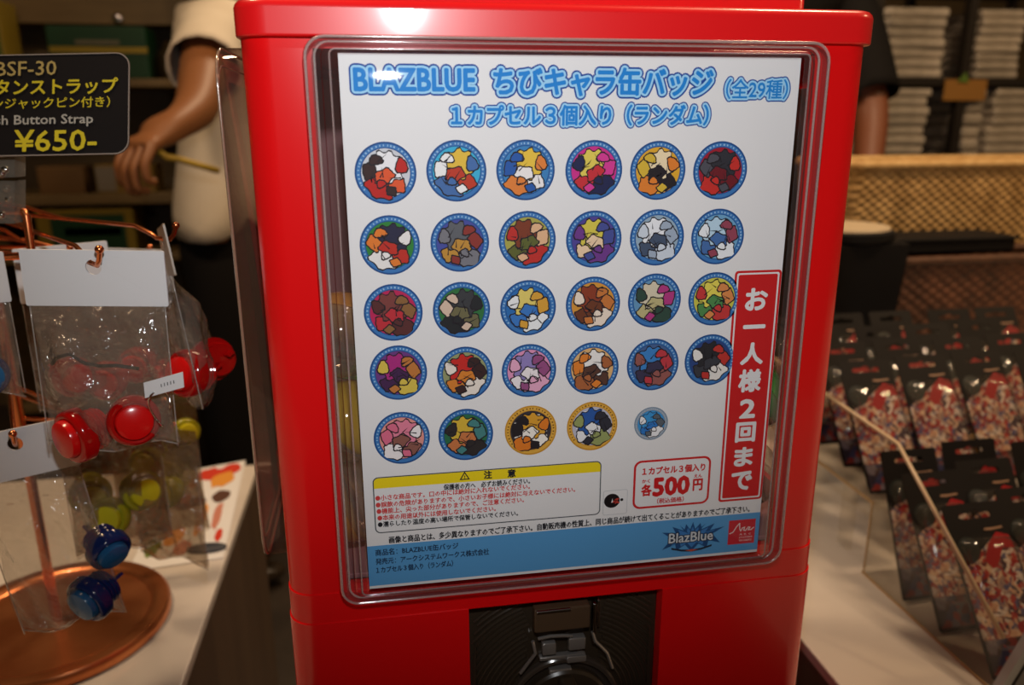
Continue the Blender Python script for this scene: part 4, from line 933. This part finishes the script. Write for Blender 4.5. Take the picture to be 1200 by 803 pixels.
stk = [(1034, 1105, 0, 7, 'top shelf left stack, beside the standing arm'), (1142, 1194, 0, 8, 'top shelf right stack, past the dark post'), (1034, 1096, 1, 8, 'lower shelf left stack, above the tan basket'), (1138, 1162, 1, 6, 'lower shelf middle stack, under the orange tag'), (1170, 1225, 1, 8, 'lower shelf right stack, at the photo edge')]
for (pa, pb, sh, n, nm) in stk:
    xa, xb = rx(pa), rx(pb); zz = zs[sh] + 0.0005 if sh == 0 else zs[1] + 0.0005
    top = ay(1100, 8 if sh == 0 else 102, RY).z; h_ = (top - zz) / n
    for k in range(n):
        shirt((xa + xb) / 2 + rnd.uniform(-.004, .004), RY + 0.004 + rnd.uniform(0, .008), zz + k * h_, (xb - xa) - rnd.uniform(0, .008), 0.2, h_ - 0.0006, 'one of the white wrapped packages in the ' + nm, 'white packages in the ' + nm)
tg = empty('shelf_tag', ay(1131, 106, RY - 0.01), 'orange-brown shelf tag with a green corner on the dark rack', 'tag')
m = MB(); a, b = ay(1109, 93, RY - 0.012), ay(1154, 118, RY - 0.012); m.box((a.x, RY - 0.012, b.z), (b.x, RY - 0.006, a.z), 0.001); m.build('tag_card', mat('orange_card', (0.36, 0.17, 0.035), 0.5), tg)
m = MB(); a = ay(1129, 93, RY - 0.014); m.prism([a + Vector((-.018, 0, -.006)), a + Vector((.016, 0, -.008)), a + Vector((.004, 0, .018))], (0, -0.002, 0)); m.build('green_corner', mat('green_card', (0.12, 0.22, 0.03), 0.5), tg)

# ------------------------------------------------------------------ far left: wooden shelf of green and yellow boxes
LY = 2.1
def lp(px, py): return ay(px, py, LY)
lsx0, lsx1 = lp(-60, 100).x, lp(250, 100).x
shelf = empty('wooden_shelf', ((lsx0 + lsx1) / 2, LY + 0.15, 0), 'brown wooden shelf unit behind the person in the white shirt', 'shelf')
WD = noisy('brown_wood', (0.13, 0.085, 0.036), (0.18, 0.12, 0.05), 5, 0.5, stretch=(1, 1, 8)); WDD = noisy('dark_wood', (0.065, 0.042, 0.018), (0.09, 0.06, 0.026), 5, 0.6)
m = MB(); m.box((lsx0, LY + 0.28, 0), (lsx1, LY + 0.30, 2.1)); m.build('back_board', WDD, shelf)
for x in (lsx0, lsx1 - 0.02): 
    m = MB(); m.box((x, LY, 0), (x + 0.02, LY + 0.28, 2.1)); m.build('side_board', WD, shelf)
shz = [lp(100, 92).z, lp(100, 228).z, lp(100, 20).z, lp(100, 300).z, 0.35]
for z, h in zip(shz, (0.022, 0.03, 0.10, 0.02, 0.02)):
    m = MB(); m.box((lsx0 + 0.02, LY + (0.16 if h == .10 else 0.002), z - (0 if h == .10 else h)), (lsx1 - 0.02, LY + 0.28, z + (h if h == .10 else 0)), 0.002); m.build('shelf_board', WD, shelf)
m = MB(); a = ay(137, 21, LY + .15); m.ball(Vector((a.x, LY + 0.158, a.z)), 0.014, 10, (1.3, .5, 1)); m.build('knob', CHROME, shelf, smooth=True)  # bright ball stands in for a small light glint, no real knob
def boxy(label, si, l, t_, r, b, cols, stripe=None, cat='box', d=0.12):
    p, q_ = lp(l, t_), lp(r, b); bz = shz[si] + 0.0005
    e = empty('product_box', ((p.x + q_.x) / 2, LY + 0.08, bz), label, cat)
    m = MB(); m.box((p.x, LY + 0.01, bz), (q_.x, LY + 0.01 + d, p.z), 0.003); m.build('carton', cols, e)
    if stripe:
        for (sl, st_, sr, sb, mt) in stripe:
            a, c = lp(sl, st_), lp(sr, sb); m = MB(); m.box((a.x, LY + 0.008, max(c.z, bz + .001)), (c.x, LY + 0.0105, a.z)); m.build('printed_band', mt, e)
    return e
GRN = mat('dark_green_print', (0.006, 0.042, 0.016), 0.45); YBL = mat('yellow_print', (0.30, 0.21, 0.015), 0.45); GYB = mat('grey_print', (0.12, 0.11, 0.07), 0.5); YB2 = mat('olive_yellow', (0.22, 0.15, 0.012), 0.5)
boxy('dark green box with a yellow band on the upper wooden shelf', 0, 50, 29, 174, 88, GRN, [(56, 54, 172, 62, YBL), (86, 46, 139, 52, GYB)])
boxy('yellow bordered green box on the lower wooden shelf, beside the standing person', 3, 38, 247, 160, 296, YB2, [(56, 253, 150, 297, GRN), (74, 268, 142, 276, YBL)])
boxy('tall yellow and green box at the left end of the upper wooden shelf', 0, -30, -2, 8, 88, YB2, [(-20, 30, 4, 80, mat('leaf_green', (0.04, 0.09, 0.015), 0.5))])
boxy('plain brown box on the middle wooden shelf', 1, 40, 196, 98, 224, mat('brown_card', (0.13, 0.065, 0.018), 0.6))
boxy('small grey and yellow box on the middle wooden shelf, right of the brown one', 1, 108, 194, 180, 224, mat('ochre_card', (0.20, 0.12, 0.02), 0.6), [(110, 196, 136, 224, mat('pale_grey_card', (0.20, 0.17, 0.13), 0.6))])
e = empty('desk_lamp', lp(200, 90), 'dark rounded bottle-shaped lamp beside the green box on the upper shelf', 'lamp'); a = lp(200, 60)
m = MB(); m.lathe([(0.05, shz[0] + .0005), (0.055, shz[0] + 0.02), (0.055, a.z - 0.01), (0.03, a.z + 0.03), (0.0001, a.z + 0.035)], 28, Matrix.Translation((a.x, LY + 0.07, 0))); m.build('lamp_body', mat('dark_brown_gloss', (0.03, 0.018, 0.008), 0.3), e, smooth=True, auto=50)

# ------------------------------------------------------------------ people
def skin_mesh(name, nodes, edges, mt, parent, sub=2, root=0):
    base = origin_of(parent); me = bpy.data.meshes.new(name)
    me.from_pydata([tuple(Vector(p) - base) for p, r in nodes], edges, []); o = bpy.data.objects.new(name, me); C.objects.link(o)
    md = o.modifiers.new('s', 'SKIN'); md.use_smooth_shade = True; sb = o.modifiers.new('u', 'SUBSURF'); sb.levels = sub; sb.render_levels = sub
    for i, (p, r) in enumerate(nodes):
        sv = me.skin_vertices[0].data[i]; sv.radius = r if isinstance(r, tuple) else (r, r); sv.use_root = (i == root)
    dg = bpy.context.evaluated_depsgraph_get(); m2 = bpy.data.meshes.new_from_object(o.evaluated_get(dg)); o.modifiers.clear()
    o.data = m2; m2.materials.clear(); m2.materials.append(mt); m2.polygons.foreach_set('use_smooth', [True] * len(m2.polygons)); o.parent = parent
    return o
def person(label, base, face, sh_w, arms, skin_m, shirt_m, pants_m, hair_m, height=1.70, sleeve=0.55, shoulder_z=None, grip=None):
    """base: point between the feet; face: heading angle; arms: [(shoulder, elbow, wrist, tip)] per side"""
    t = empty('person', base, label, 'person')
    k = height / 1.70; f = Vector((math.cos(face), math.sin(face), 0)); s = Vector((-f.y, f.x, 0)); up = Vector((0, 0, 1)); B = Vector(base)
    side, S0 = arms[0][5], arms[0][0]
    B = S0 - s * side * .185 * k + f * .02 * k; B.z = 0; t.location = B
    P_ = lambda a, b, c: B + f * a * k + s * b * k + up * c * k
    So = P_(-.02, -.185 * side, S0.z / k); Eo = So + s * (-.05 * side) - up * .28 * k - f * .03; Wo = Eo + f * .09 - up * .23 * k
    arms = [arms[0][:5], (So, Eo, Wo, Wo + f * .03 - up * .1, s * side)]
    nodes = [(P_(0, 0, .94), (.125, .105)), (P_(-.01, 0, 1.12), (.125, .095)), (P_(-.02, 0, 1.29), (.145, .108)), (P_(-.02, 0, 1.395), (.115, .080)), (P_(0, 0, 1.47), .052), (P_(.015, 0, 1.53), .056),
             (P_(.02, 0, 1.61), (.072, .085)), (P_(.01, 0, 1.66), (.066, .08))]
    edges = [(0, 1), (1, 2), (2, 3), (3, 4), (4, 5), (5, 6), (6, 7)]
    nodes.append((P_(.098, 0, 1.588), .011)); edges.append((6, 8))       # nose
    for q_ in (-1, 1): nodes.append((P_(.005, .082 * q_, 1.60), .014)); edges.append((6, len(nodes) - 1))   # ears
    legs = []
    for sg_ in (-1, 1):
        i = len(nodes); nodes += [(P_(0, .09 * sg_, .86), .088), (P_(.02, .10 * sg_, .48), .058), (P_(-.01, .10 * sg_, .09), .040), (P_(.15, .115 * sg_, .03), .032)]
        edges += [(0, i), (i, i + 1), (i + 1, i + 2), (i + 2, i + 3)]; legs.append(i)
    for (S_, E_, W_, T_, curl) in arms:
        i = len(nodes); nodes += [(S_, .058), (E_, .042), (W_, .027)]; edges += [(3, i), (i, i + 1), (i + 1, i + 2)]
        d = (T_ - W_).normalized(); n_ = d.cross(curl).normalized(); c_ = curl.normalized()
        j = len(nodes); nodes += [(W_ + d * .045, (.030, .020)), (W_ + d * .085, (.034, .016))]; edges += [(i + 2, j), (j, j + 1)]
        for q, (o_, l_) in enumerate(((-.030, .060), (-.010, .072), (.010, .068), (.029, .052))):
            a = len(nodes); kn_ = W_ + d * .093 + n_ * o_
            nodes += [(kn_, .0095), (kn_ + d * l_ * .45 + c_ * l_ * .30, .0085), (kn_ + d * l_ * .50 + c_ * l_ * .80, .0078), (kn_ + d * l_ * .15 + c_ * l_ * 1.0, .007)]
            edges += [(j + 1, a), (a, a + 1), (a + 1, a + 2), (a + 2, a + 3)]
        a = len(nodes); th = W_ + d * .04 + n_ * -.034
        nodes += [(th, .012), (th + d * .035 - n_ * .016 + c_ * .018, .010), (th + d * .058 - n_ * .004 + c_ * .036, .0085)]; edges += [(j, a), (a, a + 1), (a + 1, a + 2)]
    skin_mesh('body', nodes, edges, skin_m, t)
    # shirt: follows the body, ends at neckline, sleeve ends and hem
    bo = [c for c in t.children if c.name.startswith('body')][0]
    segs = [(nodes[0][0], nodes[1][0], .12, 't'), (nodes[1][0], nodes[2][0], .13, 't'), (nodes[2][0], nodes[3][0], .12, 't'), (nodes[3][0], nodes[4][0], .055, 'n'), (nodes[4][0], nodes[6][0], .06, 'x')]
    for (S_, E_, W_, T_, curl) in arms: segs += [(nodes[3][0], S_, .07, 't'), (S_, E_, .05, 'a'), (E_, W_, .035, 'x'), (W_, T_, .03, 'x'), (T_, T_ + (T_ - W_), .03, 'x')]
    for i in legs: segs += [(nodes[i][0], nodes[i + 1][0], .075, 'l')]
    bm = bmesh.new(); bm.from_mesh(bo.data); lay = bm.verts.layers.float.new('arm'); bm.normal_update(); kill = []
    for v in bm.verts:
        p = v.co + B; best = None
        for (a_, b_, r_, kd) in segs:
            ab = b_ - a_; tt = max(0, min(1, (p - a_).dot(ab) / ab.length_squared)); dd = (p - (a_ + ab * tt)).length / r_
            if best is None or dd < best[0]: best = (dd, kd, tt)
        kd, tt = best[1], best[2]; hgt = (p - B).z / k
        if kd == 'x' or (kd == 'a' and tt > sleeve) or (kd == 'n' and tt > .55) or hgt < .93: kill.append(v)
        if kd == 'a': v[lay] = tt
    nrm = {v: v.normal.copy() for v in bm.verts}
    for v in bm.verts:
        hgt = (v.co.z) / k; v.co += nrm[v] * (.013 + .014 * v[lay] / max(sleeve, .01) + (.030 * max(0, min(1, (1.25 - hgt) / .25)) if hgt < 1.25 and v[lay] == 0 else 0))
    bmesh.ops.delete(bm, geom=kill, context='VERTS'); me_ = bpy.data.meshes.new('shirt'); bm.to_mesh(me_); bm.free()
    me_.materials.clear(); me_.materials.append(shirt_m); me_.polygons.foreach_set('use_smooth', [True] * len(me_.polygons))
    so = bpy.data.objects.new('shirt', me_); C.objects.link(so); so.parent = t; sm_ = so.modifiers.new('thickness', 'SOLIDIFY'); sm_.thickness = 0.004; sm_.offset = -1
    nd = [(P_(0, 0, 1.06), (.134, .112)), (P_(0, 0, .92), (.150, .126))]; ed = [(0, 1)]
    for sg_ in (-1, 1):
        i = len(nd); nd += [(P_(0, .088 * sg_, .84), .105), (P_(.02, .10 * sg_, .48), .082), (P_(-.01, .10 * sg_, .08), .070)]; ed += [(1, i), (i, i + 1), (i + 1, i + 2)]
    skin_mesh('trousers', nd, ed, pants_m, t)
    for sg_ in (-1, 1):
        m = MB(); c = P_(.06, .11 * sg_, .04); m.ball(c, .05, 10, (1, 1, .75), Matrix.Rotation(face, 4, 'Z') @ Matrix.Diagonal((2.6, .95, 1, 1))); m.build('shoe', BLACKP, t, smooth=True)
    m = MB(); m.ball(P_(-.005, 0, 1.645), .103 * k, 14, (1, .86, 1), Matrix.Rotation(face, 4, 'Z')); 
    hv = [v for v in m.v]; h = m.build('hair', hair_m, t, smooth=True)
    bm = bmesh.new(); bm.from_mesh(h.data); fo = f
    bmesh.ops.delete(bm, geom=[v for v in bm.verts if (v.co + B - P_(0, 0, 1.63)).dot(fo) > .045 * k and (v.co + B).z < P_(0, 0, 1.69).z], context='VERTS'); bm.to_mesh(h.data); bm.free()
    bt_ = None
    body_ = [c for c in t.children if c.name.startswith('body')][0]
    from mathutils.bvhtree import BVHTree
    bv = BVHTree.FromPolygons([v.co + B for v in body_.data.vertices], [tuple(p.vertices) for p in body_.data.polygons])
    def on_face(b, c):
        h = bv.ray_cast(P_(.4, b, c), -f)[0]
        return h if h is not None else P_(.08, b, c)
    RZ = Matrix.Rotation(face, 4, 'Z')
    for sg_ in (-1, 1):
        e_ = on_face(.027 * sg_, 1.613); m = MB(); m.ball(e_ - f * .004, .010 * k, 8, (1, 1, 1), RZ @ Matrix.Diagonal((.7, 1.25, .55, 1))); ey = m.build('eye', mat('eye_white', (.5, .46, .42), .3), t, smooth=True)
        m = MB(); m.ball(e_ + f * .0022, .0052 * k, 8, (1, 1, 1), RZ @ Matrix.Diagonal((.5, 1, .95, 1))); m.build('iris', mat('dark_eye', (.02, .015, .012), .2), ey, smooth=True)
        w_ = on_face(.028 * sg_, 1.632); m = MB(); m.ball(w_, .014 * k, 8, (1, 1, 1), RZ @ Matrix.Diagonal((.25, 1.2, .22, 1))); m.build('eyebrow', hair_m, t, smooth=True)
    w_ = on_face(0, 1.551); m = MB(); m.ball(w_, .018 * k, 8, (1, 1, 1), RZ @ Matrix.Diagonal((.22, 1.2, .30, 1))); m.build('mouth', mat('lip', (.20, .055, .04), .5), t, smooth=True)
    return t
SKN = mat('skin_tan', (0.25, 0.098, 0.034), 0.5); HAIR = mat('black_hair', (0.012, 0.009, 0.008), 0.5)
WSH = noisy('white_cotton', (0.66, 0.58, 0.46), (0.74, 0.66, 0.54), 6, 0.8, 0.15); BSH = mat('black_cotton', (0.008, 0.007, 0.007), 0.8, spec=0.2); BTR = mat('black_trousers', (0.007, 0.006, 0.006), 0.8, spec=0.2)
# left: white shirt, turned to the left, forearm raised in front
S1 = az(246, 46, 1.66); E1 = az(231, 128, 1.46); W1 = az(208, 146, 1.37); T1 = az(180, 163, 1.33)
person('person in a white shirt and black trousers behind the left counter, holding a yellow strap', (0, 0, 0), R(183), .2,
       [(S1, E1, W1, T1, Vector((0.1, 0.2, -1)), 1)], SKN, WSH, BTR, HAIR, 1.68, 0.50)
st2 = MB(); a, b, c2 = az(184, 176, 1.33), az(208, 186, 1.36), az(255, 200, 1.42); st2.tube([a, a.lerp(b, .5) + Vector((0, -.01, -.004)), b, b.lerp(c2, .5) + Vector((0, -.02, .002)), c2], 0.006, 8)
props(st2.build('strap', mat('yellow_strap', (0.42, 0.28, 0.03), 0.6), smooth=True, loc=a), 'thin yellow strap pinched in the hand of the white-shirted person', 'strap')
# right: black sleeve, arm hanging down
S3 = az(990, -8, 1.74); E3 = az(1021, 135, 1.72); W3 = az(1014, 235, 1.65)
person('person in a black T-shirt standing behind the machine, one arm hanging by the rack', (0, 0, 0), R(-95), .2,
       [(S3, E3, W3, W3 + Vector((0, -.02, -.1)), Vector((-1, -.3, 0)), 1)], mat('skin_brown', (0.22, 0.07, 0.028), 0.5), BSH, BTR, HAIR, 1.80, 0.90)
